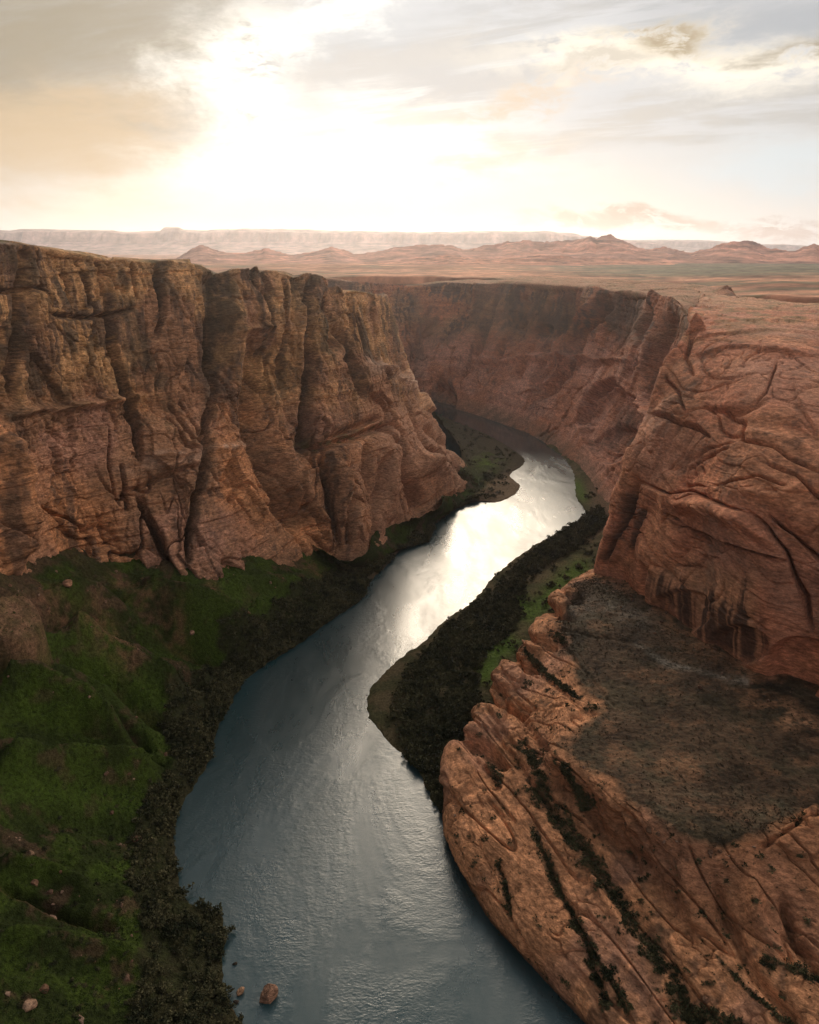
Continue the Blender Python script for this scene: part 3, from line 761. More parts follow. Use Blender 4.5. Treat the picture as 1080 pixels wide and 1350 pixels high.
# ---- bench and slabs at lower right -------------------------------------------
Z = lambda px, py, z: P(px, py, z=z)
cols = [
    # water or floodplain edge, lip, slab, foot of scarp, edge of bench, bench, bench, under the butte
    [(205, 640, 4), (206, 636, 42), (208, 632, 45), (212, 628, 47), (218, 624, 48), (230, 618, 49), (245, 610, 50), (270, 610, 50)],
    [Z(755, 772, 8), Z(762, 766, 44), Z(768, 768, 46), Z(775, 770, 47), Z(784, 770, 48), Z(800, 769, 49), Z(830, 770, 50), Z(880, 762, 52)],
    [Z(728, 800, 8), Z(736, 789, 43), Z(742, 790, 45), Z(750, 791, 47), Z(762, 790, 48), Z(800, 785, 49.5), Z(860, 795, 51), Z(925, 800, 53)],
    [Z(700, 848, 7), Z(710, 834, 40), Z(722, 830, 43), Z(738, 826, 45), Z(752, 822, 48), Z(810, 815, 50), Z(890, 830, 51), Z(960, 830, 54)],
    [Z(668, 888, 6), Z(680, 868, 33), Z(705, 868, 37), Z(735, 866, 42), Z(758, 860, 47), Z(830, 850, 50), Z(940, 862, 52), Z(1020, 860, 55)],
    [Z(640, 935, 5), Z(652, 905, 26), Z(690, 905, 32), Z(730, 910, 39), Z(760, 905, 47), Z(860, 880, 50), Z(985, 890, 53), Z(1080, 880, 56)],
    [Z(616, 1000, 4), Z(628, 952, 23), Z(675, 950, 30), Z(722, 958, 37), Z(748, 952, 47), Z(880, 925, 50), Z(1030, 920, 54), Z(1150, 900, 57)],
    [Z(584, 1066, 0), Z(596, 996, 20), Z(652, 1000, 27), Z(712, 1000, 36), Z(734, 986, 47), Z(900, 965, 50), Z(1090, 965, 54), Z(1250, 930, 58)],
    [Z(590, 1105, 0), Z(604, 1060, 18), Z(668, 1062, 26), Z(740, 1040, 35), Z(762, 1012, 48), Z(920, 1005, 50), Z(1120, 1010, 54), Z(1350, 970, 58)],
    [Z(604, 1140, 0), Z(620, 1105, 17), Z(690, 1110, 25), Z(775, 1078, 35), Z(798, 1034, 49), Z(940, 1035, 50), Z(1150, 1050, 54), Z(1420, 1000, 58)],
    [Z(645, 1212, 0), Z(662, 1172, 15), Z(735, 1165, 23), Z(835, 1130, 34), Z(866, 1082, 50), Z(975, 1065, 51), Z(1180, 1080, 54), Z(1500, 1040, 58)],
    [Z(692, 1264, 0), Z(712, 1228, 14), Z(790, 1225, 22), Z(905, 1195, 33), Z(938, 1114, 50), Z(1010, 1085, 51), Z(1200, 1100, 54), Z(1560, 1080, 58)],
    [Z(742, 1318, 0), Z(765, 1280, 13), Z(850, 1280, 21), Z(965, 1245, 33), Z(1005, 1114, 49), Z(1060, 1078, 51), Z(1240, 1110, 54), Z(1600, 1120, 58)],
    [Z(790, 1368, 0), Z(818, 1330, 13), Z(905, 1330, 20), Z(1030, 1290, 33), Z(1075, 1120, 49), Z(1110, 1070, 51), Z(1300, 1120, 54), Z(1650, 1160, 58)],
    [Z(860, 1450, 0), Z(890, 1410, 12), Z(985, 1410, 20), Z(1120, 1350, 33), Z(1170, 1150, 49), Z(1210, 1100, 51), Z(1400, 1150, 54), Z(1700, 1200, 58)],
    [Z(980, 1600, 0), Z(1010, 1550, 12), Z(1120, 1540, 20), Z(1300, 1450, 33), Z(1350, 1250, 49), Z(1400, 1180, 51), Z(1550, 1200, 54), Z(1850, 1260, 58)],
    [Z(1200, 1900, 0), Z(1240, 1850, 12), Z(1350, 1800, 20), Z(1600, 1650, 33), Z(1650, 1400, 49), Z(1700, 1300, 51), Z(1800, 1300, 54), Z(2100, 1350, 58)],
]
ctrl = [[cols[j][i] for j in range(len(cols))] for i in range(len(cols[0]))]
e = np.array(ctrl[0]); l = np.array(ctrl[1]); dr = e - l; dr[:, 2] = 0; dr /= np.linalg.norm(dr, axis=1)[:, None] + 1e-6
mid = e * 0.45 + l * 0.55 + np.c_[dr * 0] ; mid[:, 2] = e[:, 2] * 0.35 + l[:, 2] * 0.65; mid[:, :2] += dr[:, :2] * 2.5
ctrl.insert(1, [tuple(p) for p in mid])
ctrl.insert(0, [tuple(p) for p in e - dr * 1 + [0, 0, -8]])
G = loft(ctrl, 1.35, nmin=3)
px, py = project(G)
px = px + 3.5 * nz(G, 14, o=450); py = py + 3.5 * nz(G, 14, o=460)
N = face_cam(G, normals(G))
FS = [
    ('line', [(640, 948), (668, 985), (700, 1030), (735, 1075)], 5, -5), ('line', [(612, 985), (640, 1010), (655, 1040)], 6, -5), ('vee', [(652, 905), (690, 950), (725, 995)], 5, -5),
    ('vee', [(640, 935), (665, 965), (680, 985)], 3, -4), ('line', [(690, 862), (730, 905), (775, 935)], 3, -2), ('line', [(722, 830), (770, 880), (815, 940)], 2.6, -1.6),
    ('vee', [(726, 795), (742, 812), (760, 818)], 4, -5), ('line', [(730, 830), (780, 838), (860, 850)], 2.5, -1.6),
    ('line', [(700, 1075), (718, 1130), (745, 1190), (775, 1250), (800, 1330)], 5, -4), ('line', [(716, 1050), (780, 1130), (830, 1200), (880, 1270), (925, 1350)], 13, -5),
    ('line', [(655, 1135), (668, 1180), (676, 1210)], 3, -3), ('line', [(760, 1120), (800, 1190), (830, 1240)], 6, 3), ('line', [(810, 1250), (850, 1300), (880, 1350)], 5, 2),
    ('line', [(742, 1010), (790, 1090), (850, 1150), (900, 1210)], 12, -3), ('line', [(940, 1160), (958, 1220), (1000, 1290), (1060, 1360)], 8, -7), ('line', [(1030, 1180), (1050, 1240), (1090, 1300)], 8, -7), ('line', [(900, 1130), (910, 1190), (925, 1235)], 14, 5),
    ('line', [(985, 1150), (1000, 1220), (1030, 1270)], 13, 6), ('bowl', (1065, 1110), (45, 30), 4), ('line', [(1000, 1120), (1050, 1090), (1085, 1060)], 4, -5),
    ('line', [(770, 1060), (800, 1100), (860, 1140)], 5, -4), ('line', [(800, 1050), (850, 1110), (890, 1160)], 4, 3),
]
bw = (18 * nz(G, 18, o=463) + 6 * nz(G, 4, o=464), 13 * nz(G, 18, o=466) + 6 * nz(G, 4, o=467))
bench = poly_mask(px + bw[0], py + bw[1], [(742, 800), (760, 768), (800, 758), (900, 800), (1010, 885), (1300, 900), (1300, 1075), (1085, 1058), (1045, 1078), (990, 1108), (945, 1117), (905, 1112), (865, 1084), (800, 1034), (762, 1012), (735, 985), (760, 960), (790, 935), (745, 860), (728, 826)], 9)
FS += [('line', [(632, 918), (662, 928), (700, 940)], 7, -13), ('line', [(606, 975), (640, 985), (668, 1010)], 8, -13), ('line', [(672, 868), (712, 880)], 6, -8), ('line', [(690, 842), (735, 850)], 5, -8), ('line', [(716, 802), (752, 812)], 6, -9), ('line', [(738, 782), (770, 792)], 5, -6),
       ('bowl', (606, 1015), (22, 40), 4), ('bowl', (648, 945), (22, 20), 4), ('bowl', (672, 892), (22, 20), 5), ('bowl', (705, 835), (20, 24), 4), ('bowl', (735, 790), (16, 12), 4), ('bowl', (620, 965), (14, 12), 3)]
d = 0.8 * feat(px, py, FS) * sstep(0, 8, G[..., 2])
edge_w = sstep(0.5, 5, G[..., 2])
warp = 6 * nz(G, 50, o=401) + 2 * nz(G, 14, o=405)
xb = G[..., 2] * 1.3 + warp + 0.12 * G[..., 1] + 0.30 * G[..., 0]
benchg = poly_mask(px, py, [(742, 800), (760, 768), (800, 758), (900, 800), (1010, 885), (1300, 900), (1300, 1075), (1085, 1058), (1045, 1078), (990, 1108), (945, 1117), (905, 1112), (865, 1084), (800, 1034), (762, 1012), (735, 985), (760, 960), (790, 935), (745, 860), (728, 826)], 12)
roughm = (1 - sstep(0.1, 0.9, benchg))
d += roughm * edge_w * (0.1 + 0.9 * sstep(0, 0.4, nz(G, 30, o=433))) * (0.16 * layer(LAY_A, xb * 1.5) + 0.15 * layer(LAY_B, xb * 1.7))
d += roughm * edge_w * (0.8 * stairs(nz(G, 22, 16, 14, o=430), 4, 0.10) + 2.0 * fbm(G, 30, 4, 0.5, o=410) + 0.25 * ridged(G, 6, 3, o=415))
h2, e2 = blocks(G, 12, 12, 6, 51, 0.5)
d += roughm * edge_w * (0.9 * h2 - 1.0 * np.exp(-(e2 / 0.05) ** 2)) * sstep(-0.1, 0.35, nz(G, 28, o=434))
# joints that run with the slabs
ang = math.radians(24)
al = G[..., 0] * math.sin(ang) - G[..., 1] * math.cos(ang); ac = G[..., 0] * math.cos(ang) + G[..., 1] * math.sin(ang)
jn = noise(ac / 9 + 7, al / 70, G[..., 2] / 60)
d -= roughm * edge_w * 2.2 * np.exp(-(jn / 0.045) ** 2)
d += roughm * edge_w * 0.12 * layer(LAY_B, xb * 2.4)
d += (1 - roughm) * (0.9 * fbm(G, 35, 3, 0.5, o=420) + 0.45 * nz(G, 5, o=425) + 0.35 * nz(G, 2, o=427))
d += roughm * 0.35 * nz(G, 2.2, o=436)
apply(G, N, d)
c = rock_color(G, (0.52, 0.235, 0.115), (0.42, 0.19, 0.095), 0.8, 0.6, 32.0, 0.5)
c = mix(c, PINK, sstep(0.0, 0.4, nz(G, 28, o=437)) * 0.5)
slope = poly_mask(px, py, [(735, 1000), (800, 1045), (865, 1092), (945, 1120), (1090, 1080), (1090, 1270), (1030, 1260), (960, 1240), (900, 1225), (830, 1140), (770, 1090), (720, 1040)], 16)
c = mix(c, (0.20, 0.085, 0.045), slope * 0.75)
nb = fbm(G, 30, 4, 0.6, o=440)
cb = mix(np.broadcast_to(np.asarray(SCRUB, f32), G.shape), (0.052, 0.037, 0.021), sstep(-0.2, 0.4, nb))
cb = mix(cb, (0.17, 0.085, 0.045), sstep(0.15, 0.6, fbm(G, 24, 3, 0.6, o=444)) * 0.6)
for line, w, a, colr in (([(868, 800), (930, 848), (1000, 890)], 18, 0.55, (0.22, 0.10, 0.05)), ([(1000, 920), (1060, 955), (1110, 990)], 16, 0.85, (0.30, 0.15, 0.08)), ([(840, 848), (870, 872), (930, 888), (985, 900)], 5, 0.6, (0.20, 0.17, 0.14)), ([(745, 800), (800, 800), (850, 820)], 16, 0.4, (0.16, 0.14, 0.115)), ([(900, 1050), (980, 1040)], 8, .4, (0.17, 0.12, 0.075)), ([(1000, 1070), (1035, 1060)], 16, 0.6, (0.045, 0.042, 0.026))):
    q, _, _ = seg_dist(px, py, line)
    cb = mix(cb, colr, (1.25 * a * np.exp(-(q / w) ** 2) * (0.7 + 1.3 * fbm(G, 12, 4, 0.65, o=447)).clip(0, 1)).clip(0, 1))
spk = sstep(0.18, 0.42, nz(G, 1.9, o=448)); cb = mix(cb, (0.045, 0.038, 0.024), spk * 0.6)
cb = cb * np.clip(0.92 + 0.6 * fbm(G, 26, 5, 0.65, o=449), 0.35, 1.8)[..., None]
drift = np.exp(-(noise((G[..., 0] * 0.8 + G[..., 1] * 0.6) / 10, (G[..., 1] * 0.8 - G[..., 0] * 0.6) / 55, 0.3) / 0.10) ** 2) * sstep(0.0, 0.4, nz(G, 40, o=451))
cb = mix(cb, (0.20, 0.13, 0.085), drift * 0.22)
c = c + (cb - c) * bench[..., None]
GULLY = [([(708, 1040), (770, 1120), (815, 1185), (868, 1265), (925, 1352)], 15), ([(700, 1085), (722, 1140), (748, 1195), (778, 1260), (800, 1330)], 6), ([(655, 1140), (668, 1180), (676, 1210)], 3.5), ([(690, 980), (715, 1030)], 9), ([(640, 1000), (660, 1030)], 7),
         ([(945, 1260), (990, 1310), (1040, 1350)], 4), ([(1010, 1270), (1075, 1290)], 6), ([(760, 1215), (790, 1270), (830, 1330)], 6), ([(745, 1015), (770, 1060)], 8), ([(690, 855), (740, 905), (790, 935)], 4), ([(735, 835), (780, 890), (805, 930)], 4), ([(900, 1340), (960, 1350)], 14)]
gv = np.zeros(px.shape, f32)
for line, w in GULLY:
    q, _, _ = seg_dist(px, py, line); gv = np.maximum(gv, np.exp(-(q / w) ** 2))
gvn = sstep(0.30, 0.85, gv * 1.05 + 0.75 * fbm(G, 6, 4, 0.65, o=455))
c = mix(c, (0.085, 0.062, 0.035), gvn * 0.75 * (1 - bench))
q = sstep(10, 0.5, G[..., 2]) * (px < 1000)
wet = sstep(3.5, 0.6, G[..., 2])
c = mix(c, (0.10, 0.055, 0.035), wet * 0.9)
BENCH, BENCH_PX, BENCH_PY, BENCH_M, BENCH_GV = G.copy(), px.copy(), py.copy(), bench, gvn * (1 - bench)
grid_obj('rock_bench', G, M_ROUND, c)
set_props(bpy.data.objects['rock_bench'], 'orange slabby rock shelf with a dark scrub covered flat top above the river', 'rock shelf', 'structure')

# ---- floodplain on the right bank --------------------------------------------
sR = [Z(640, 1200, -3), Z(584, 1074, 0), Z(566, 1048, 0), Z(555, 1020, 0), Z(536, 1000, 0), Z(502, 965, 0), Z(487, 942, 0), Z(486, 916, 0), Z(497, 898, 0), Z(530, 866, 0), Z(560, 845, 0), Z(590, 816, 0), Z(622, 794, 0), Z(652, 760, 0), Z(700, 722, 0), Z(748, 696, 0), Z(773, 681, 0), Z(760, 655, 0), Z(757, 626, 0), Z(744, 604, 0), Z(720, 587, 0)]
iR = [(70, 310, 2), (65, 345, 4), (72, 365, 5), (80, 385, 6), Z(660, 960, 7), Z(680, 930, 8), Z(700, 900, 8), Z(715, 880, 9), Z(725, 870, 9), Z(745, 850, 10), Z(760, 830, 10), Z(775, 812, 10), Z(785, 795, 11), Z(800, 775, 12), Z(815, 755, 12), (185, 640, 13), (205, 700, 14), (225, 760, 14), (245, 860, 14), (262, 1000, 14), (262, 1120, 14)]
a = np.array(sR, float); b_ = np.array(iR, float)
dr = b_ - a; dr[:, 2] = 0; dr /= np.linalg.norm(dr, axis=1)[:, None]
rows = [a - dr * 8 + [0, 0, -4], a - dr * 1 + [0, 0, -0.5], a + dr * 1 + [0, 0, 0.6]]
for s, h in ((0.15, 0.25), (0.4, 0.45), (0.7, 0.7), (1.0, 1.0)):
    r = a + (b_ - a) * s; r[:, 2] = b_[:, 2] * h + 0.4; rows.append(r)
rows.append(b_ + dr * 25 + [0, 0, 6])
G = loft(rows, 1.6, nmin=3)
px, py = project(G)
e = sstep(2.0, 0.0, np.abs(G[..., 2] - 0.3))
G[..., 0] += e * 1.6 * nz(G, 6, o=501); G[..., 1] += e * 1.6 * nz(G, 6, o=505)
G[..., 2] += sstep(0.3, 2, G[..., 2]) * (0.7 * fbm(G, 14, 4, 0.6, o=510) + 0.25 * nz(G, 2, o=515))
c = mix(np.broadcast_to(np.asarray((0.10, 0.075, 0.04), f32), G.shape), (0.06, 0.055, 0.025), sstep(-.2, .3, fbm(G, 18, 3, o=520)))
for line, w in (([(690, 795), (700, 810), (720, 790), (745, 765), (765, 750)], 14), ([(640, 890), (655, 860), (672, 850)], 14), ([(770, 655), (762, 640)], 8)):
    q, _, _ = seg_dist(px, py, line); c = mix(c, (0.07, 0.12, 0.016), np.exp(-(q / w) ** 2) * 0.9)
q, _, _ = seg_dist(px, py, [(775, 700), (790, 690), (800, 670), (785, 640)]); c = mix(c, (0.14, 0.08, 0.05), np.exp(-(q / 14) ** 2) * 0.8)
FLOOD, FLOOD_PX, FLOOD_PY = G.copy(), px, py
grid_obj('river_bank', G, M_TURF, c)
set_props(bpy.data.objects['river_bank'], 'low right river bank with dark thicket and green meadow strips', 'river bank', 'structure')

# ---- plateau out to the horizon ------------------------------------------------
az = np.radians(np.linspace(-62, 62, 620))
azd = np.degrees(az)
r0 = np.interp(azd, [-62, -30, -22, -8, -2, 2, 6, 10, 13, 16, 18.5, 20, 25, 62], [1450, 1600, 1700, 1740, 1770, 1780, 1720, 1610, 1450, 1290, 1150, 1060, 990, 940])
v = np.linspace(0, 1, 330)
Rr = r0[None, :] * (45000 / r0[None, :]) ** v[:, None] if False else None
lv = v ** 1.15
Rr = np.exp(np.log(r0)[None, :] * (1 - lv[:, None]) + math.log(48000) * lv[:, None])
G = np.zeros((len(v), len(az), 3))
G[..., 0] = Rr * np.sin(az)[None, :]; G[..., 1] = Rr * np.cos(az)[None, :]
zr = np.interp(azd, [-62, -10, 0, 8, 13, 18, 24, 62], [226, 226, 228, 226, 223, 224, 231, 232])
G[..., 2] = zr[None, :] + (226 - zr[None, :]) * sstep(1500, 4000, Rr)
near = sstep(6000, 1500, Rr)
V2 = G.copy(); V2[..., 2] = 0
G[..., 2] += near * (3.5 * stairs(nz(V2, 240, 150, 50, o=601) + 0.3 * nz(V2, 60, o=603), 5, 0.08) + 1.5 * fbm(V2, 70, 3, o=605)) + 6 * fbm(V2, 900, 4, 0.55, o=607) * sstep(1500, 2500, Rr)
G[0, :, 2] -= 14; G[1, :, 2] -= 4
c = mix(np.broadcast_to(np.asarray((0.44, 0.21, 0.13), f32), G.shape), (0.24, 0.105, 0.062), sstep(-.2, .35, fbm(V2, 260, 5, 0.65, o=611)))
veg = sstep(0.0, 0.35, fbm(V2 * np.array([0.5, 1.6, 1]), 200, 4, 0.6, o=615) + 0.25 * sstep(0, 15, np.broadcast_to(azd, Rr.shape)) - 0.15)
c = mix(c, (0.11, 0.095, 0.055), veg * 0.8)
flatband = sstep(8, 16, np.broadcast_to(azd, Rr.shape)) * sstep(1700, 2300, Rr) * sstep(5000, 3800, Rr)
c = mix(c, (0.12, 0.115, 0.075), flatband * 0.85)
c = c * np.clip(1 + 0.5 * fbm(V2, 45, 4, 0.65, o=619), 0.4, 1.7)[..., None]
grid_obj('plateau_ground', G, M_FAR, c)
set_props(bpy.data.objects['plateau_ground'], 'flat reddish desert plateau stretching to the horizon', 'plateau', 'structure')

# ---- hills in the middle distance --------------------------------------------
def hills(name, sky, dist, depth, zfoot, rough, colr, colr2, label, cliff=False, seed=700, n=None, foot=0.55):
    xs = np.array([p[0] for p in sky]); ys = np.array([p[1] for p in sky])
    S = n or int((xs.max() - xs.min()) / 1.5)
    pxs = np.linspace(xs.min(), xs.max(), S)
    pys = np.interp(pxs, xs, ys)
    R = 90
    vv = np.linspace(-1, 1, R)
    G = np.zeros((R, S, 3))
    for i, q in enumerate(vv):
        D = dist + q * depth
        az_ = (pxs - 540) / FPX / CP
        G[i, :, 0] = az_ * D * 0.985; G[i, :, 1] = D
    top = CH - (np.array([math.tan(PITCH - math.atan((675 - y) / FPX)) for y in pys])) * dist
    h = np.maximum(top - zfoot, 0)
    if not cliff: h = h * (1 + 0.10 * noise(pxs / 26, seed, 0.5) + 0.08 * noise(pxs / 8, seed, 7.5))
    q = vv[:, None]
    if cliff:
        pr = np.where(q < 0, np.interp(q, [-1, -0.45, -0.28, -0.22, -0.05, 0], [0, 0.32, 0.5, 0.86, 0.97, 1.0]), np.interp(q, [0, 0.6, 1], [1, 0.97, 0.0]))
    else:
        pr = np.where(q < 0, np.interp(q, [-1, -foot, -0.2, 0], [0, 0.5, 0.85, 1.0]), np.interp(q, [0, 0.7, 1], [1, 0.5, 0.0]))
    V2 = G.copy(); V2[..., 2] = 0
    nn = ridged(V2, depth * 0.42, 5, o=seed) * 0.5
    G[..., 2] = zfoot - 8 + h[None, :] * pr * (1 + rough * (nn - 0.25) * (1 - np.abs(q)) * np.where(np.abs(q) < 0.03, 0.25, 1)) + 8 * pr
    if not cliff:
        hz = (G[..., 2] - zfoot) / 9 + 0.6 * nz(V2, depth * 0.1, o=seed + 31)
        tz = np.floor(hz) + sstep(0.3, 0.7, hz - np.floor(hz)) - hz
        G[..., 2] += 9 * 0.75 * tz * (G[..., 2] > zfoot + 3)
    if cliff:
        gul = nz(V2, dist * 0.022, dist * 0.2, 50, o=seed + 3)
        V3 = G.copy()
        G[..., 1] += (1 - np.abs(q)) * depth * 0.16 * (gul + 0.5 * nz(V2, dist * 0.008, dist * 0.1, 50, o=seed + 5))
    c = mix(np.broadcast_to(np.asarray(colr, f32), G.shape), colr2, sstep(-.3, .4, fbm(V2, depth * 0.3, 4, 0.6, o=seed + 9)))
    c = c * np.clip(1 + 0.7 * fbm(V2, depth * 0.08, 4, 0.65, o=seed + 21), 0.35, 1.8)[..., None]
    c = c * (1 + 0.2 * layer(LAY_C, (G[..., 2] - zfoot) * (0.5 if cliff else 1.5)))[..., None]
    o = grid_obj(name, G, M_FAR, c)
    set_props(o, label, 'mesa' if cliff else 'hill', 'structure')

hills('slickrock_hills', [(225, 352), (240, 346), (262, 339), (274, 333), (285, 331), (296, 332), (306, 334), (318, 335), (345, 335), (365, 332), (400, 338), (445, 331), (475, 337), (520, 332), (560, 328), (590, 325), (610, 329), (650, 327), (700, 326), (735, 325), (746, 322), (753, 320), (759, 319.5), (766, 323), (775, 321.5), (783, 322), (800, 326), (830, 331), (880, 334), (905, 331), (922, 328.5), (934, 325.5), (943, 325), (956, 328), (975, 332), (1000, 334), (1020, 330), (1030, 327), (1050, 330), (1065, 328), (1090, 329), (1160, 326), (1300, 335)],
      5200, 1500, 224, 1.0, (0.36, 0.16, 0.11), (0.24, 0.11, 0.08), 'low reddish slickrock hills across the middle distance')
hills('low_hills', [(330, 362), (370, 354), (410, 347), (450, 350), (490, 346), (540, 344), (590, 339), (640, 343), (690, 339), (760, 342), (840, 345), (900, 350), (960, 354)],
      3900, 700, 224, 1.0, (0.38, 0.17, 0.11), (0.28, 0.12, 0.08), 'rolling pink rock rises in front of the slickrock hills', seed=760)
hills('rocky_knoll', [(1020, 366), (1045, 361), (1065, 357), (1090, 358), (1130, 354), (1200, 360), (1260, 366)], 2300, 160, 224, 0.5, (0.34, 0.14, 0.085), (0.2, 0.09, 0.06), 'small dark red rock knoll at the far right edge of the plateau', seed=780)
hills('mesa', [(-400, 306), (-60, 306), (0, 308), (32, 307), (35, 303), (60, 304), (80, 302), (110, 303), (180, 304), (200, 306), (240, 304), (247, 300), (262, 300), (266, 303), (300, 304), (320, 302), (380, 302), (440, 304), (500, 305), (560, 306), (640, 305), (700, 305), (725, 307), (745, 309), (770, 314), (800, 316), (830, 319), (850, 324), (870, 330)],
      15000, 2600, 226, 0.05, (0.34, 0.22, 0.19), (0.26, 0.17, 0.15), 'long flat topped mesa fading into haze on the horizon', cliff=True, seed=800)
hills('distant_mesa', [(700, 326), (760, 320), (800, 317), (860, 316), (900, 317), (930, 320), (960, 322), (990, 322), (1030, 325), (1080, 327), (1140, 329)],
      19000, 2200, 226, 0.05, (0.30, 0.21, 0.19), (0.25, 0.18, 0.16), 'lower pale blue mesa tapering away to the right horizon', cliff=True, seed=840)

# ---- river -------------------------------------------------------------------
def water_material():
    m, nt, bs = new_mat('river_surface')
    b = NB(nt)
    geo = b.n('ShaderNodeNewGeometry'); pos = geo.outputs['Position']
    big = b.noise(b.vm('MULTIPLY', pos, (0.018, 0.009, 0)), 1.0, 4, 0.6, 0.6)
    calm = b.mr(big, 0.40, 0.60, 0.10, 1.0)
    w1 = b.noise(b.vm('MULTIPLY', pos, (0.16, 0.24, 0)), 1.0, 3, 0.55, 0.3)
    w2 = b.noise(b.vm('MULTIPLY', pos, (0.6, 0.9, 0)), 1.0, 3, 0.6)
    sep = b.n('ShaderNodeSeparateXYZ'); nt.links.new(pos, sep.inputs[0])
    # broken water in the riffle at the bend
    dx = b.m('DIVIDE', b.m('SUBTRACT', sep.outputs[0], 185), 34); dy = b.m('DIVIDE', b.m('SUBTRACT', sep.outputs[1], 1035), 75)
    rif = b.m('POWER', 2.718, b.m('MULTIPLY', -1.0, b.m('ADD', b.m('MULTIPLY', dx, dx), b.m('MULTIPLY', dy, dy))))
    far = b.mr(sep.outputs[1], 1030, 1250, 0, 1)
    h = b.m('ADD', b.m('MULTIPLY', b.m('MULTIPLY', w1, 0.27), calm), b.m('MULTIPLY', w2, b.m('MULTIPLY', 0.20, calm)))
    h = b.m('MULTIPLY', b.m('MULTIPLY', h, b.m('ADD', 1.0, b.m('MULTIPLY', rif, 2.5))), b.mr(far, 0, 1, 1.0, 0.3))
    bp = b.n('ShaderNodeBump'); bp.inputs['Strength'].default_value = 0.8; bp.inputs['Distance'].default_value = 1.0
    nt.links.new(h, bp.inputs['Height']); nt.links.new(bp.outputs[0], bs.inputs['Normal'])
    bs.inputs['Base Color'].default_value = (0.009, 0.036, 0.042, 1)
    slick = b.noise(b.vm('MULTIPLY', pos, (0.035, 0.010, 0)), 1.0, 6, 0.65, 0.4)
    nt.links.new(b.m('MULTIPLY', b.mr(slick, 0.34, 0.66, 0.25, 0.36), b.mr(far, 0, 1, 1.0, 0.2)), bs.inputs['Roughness'])
    bs.inputs['IOR'].default_value = 1.75
    return m
M_WATER = water_material()
xs = np.linspace(-700, 420, 40); ys = np.linspace(-250, 1800, 60)
X, Yg = np.meshgrid(xs, ys)
Gw = np.stack([X, Yg, np.zeros_like(X)], -1)
wob = grid_obj('river_water', Gw, M_WATER, np.ones_like(Gw))
set_props(wob, 'broad river winding through the canyon, bright where it mirrors the sky', 'river', 'structure')
xs = np.linspace(-1500, 1500, 8); ys = np.linspace(-400, 2200, 8)
X, Yg = np.meshgrid(xs, ys)
bed = grid_obj('river_bed', np.stack([X, Yg, np.full_like(X, -10.0)], -1), M_TURF, np.full(X.shape + (3,), 0.06))
set_props(bed, 'dark river bed under the water', 'river bed', 'structure')

# ================================================================== ROCKS AND PLANTS
def lump(seed, sx, sy, sz, sub=3, rough=0.35, cut=4):
    import bmesh
    bm = bmesh.new(); bmesh.ops.create_icosphere(bm, subdivisions=sub, radius=1)
    V = np.array([v.co[:] for v in bm.verts]); Fc = np.array([[v.index for v in f.verts] for f in bm.faces])
    bm.free()
    r = np.random.default_rng(seed)
    for _ in range(cut + 5):                                  # planar breaks
        n = r.normal(size=3); n /= np.linalg.norm(n); k = r.uniform(0.45, 0.85)
        dd = V @ n - k
        V -= np.clip(dd, 0, None)[:, None] * n * 0.92
    V *= (1 + rough * 0.25 * nz(V * 2.0, 1.0, o=seed * 1.7)[:, None] + rough * 0.12 * nz(V * 6.0, 1.0, o=seed * 2.3)[:, None])
    return V * np.array([sx, sy, sz]), Fc

def rock_obj(name, loc, size, seed, col, label, group=None, sub=3, cat='boulder', rot=None):
    V, Fc = lump(seed, *size, sub=sub)
    a = seed * 1.3 if rot is None else rot
    ca, sa = math.cos(a), math.sin(a)
    V = np.stack([V[:, 0] * ca - V[:, 1] * sa, V[:, 0] * sa + V[:, 1] * ca, V[:, 2]], 1)
    c = np.asarray(col, f32)[None] * (1 + 0.35 * nz(V, max(size) * 0.5, o=seed)[:, None])
    o = mesh_from(name, V, Fc, M_ROCK, c, smooth=False)
    o.location = loc
    return set_props(o, label, cat, None, group)

p = P(354, 1316, z=0); rock_obj('boulder', (p[0], p[1], 1.6), (4.2, 3.6, 4.2), 3, (0.26, 0.14, 0.09), 'largest brown angular boulder standing alone in the river near the left bank', sub=4)
p = P(318, 1309, z=0); rock_obj('boulder', (p[0], p[1], 0.6), (2.0, 1.5, 1.6), 8, (0.30, 0.17, 0.10), 'small tan rock in the shallows between bank and big boulder')
p = P(311, 1322, z=0); rock_obj('boulder', (p[0], p[1], 0.2), (1.4, 1.1, 0.9), 12, (0.06, 0.045, 0.035), 'low black wet rock just below the small tan rock in the shallows')
p = P(310, 1271, z=0); rock_obj('boulder', (p[0], p[1], 0.2), (1.2, 1.0, 0.9), 15, (0.05, 0.04, 0.03), 'tiny dark rock in the river farthest upstream of the shallow water rocks')
# boulders lying on the slope
def nearest(GG, PX, PY, x, y):
    k = np.argmin((PX - x) ** 2 + (PY - y) ** 2); return GG.reshape(-1, 3)[k]
sp = [(40, 1327, 3.0, 'pale tan boulder at the bottom corner of the grassy slope', (0.33, 0.20, 0.13)), (58, 1306, 2.2, 'brown boulder just above the pale boulder on the dark grass', (0.16, 0.085, 0.05)),
      (178, 1100, 3.2, 'reddish boulder beside the bank thicket below the bright grass', (0.28, 0.14, 0.09)), (40, 1137, 2.2, 'flat tan boulder among scattered stones on the mid slope', (0.2, 0.12, 0.075)), (95, 795, 3.4, 'orange block lying high on the slope under the cliff foot', (0.30, 0.15, 0.09)), (253, 833, 2.6, 'upright pinkish stone on the grass ridge near the river', (0.34, 0.19, 0.13)),
      (66, 1203, 2.4, 'pale block at the end of the red dirt track', (0.3, 0.18, 0.12))]
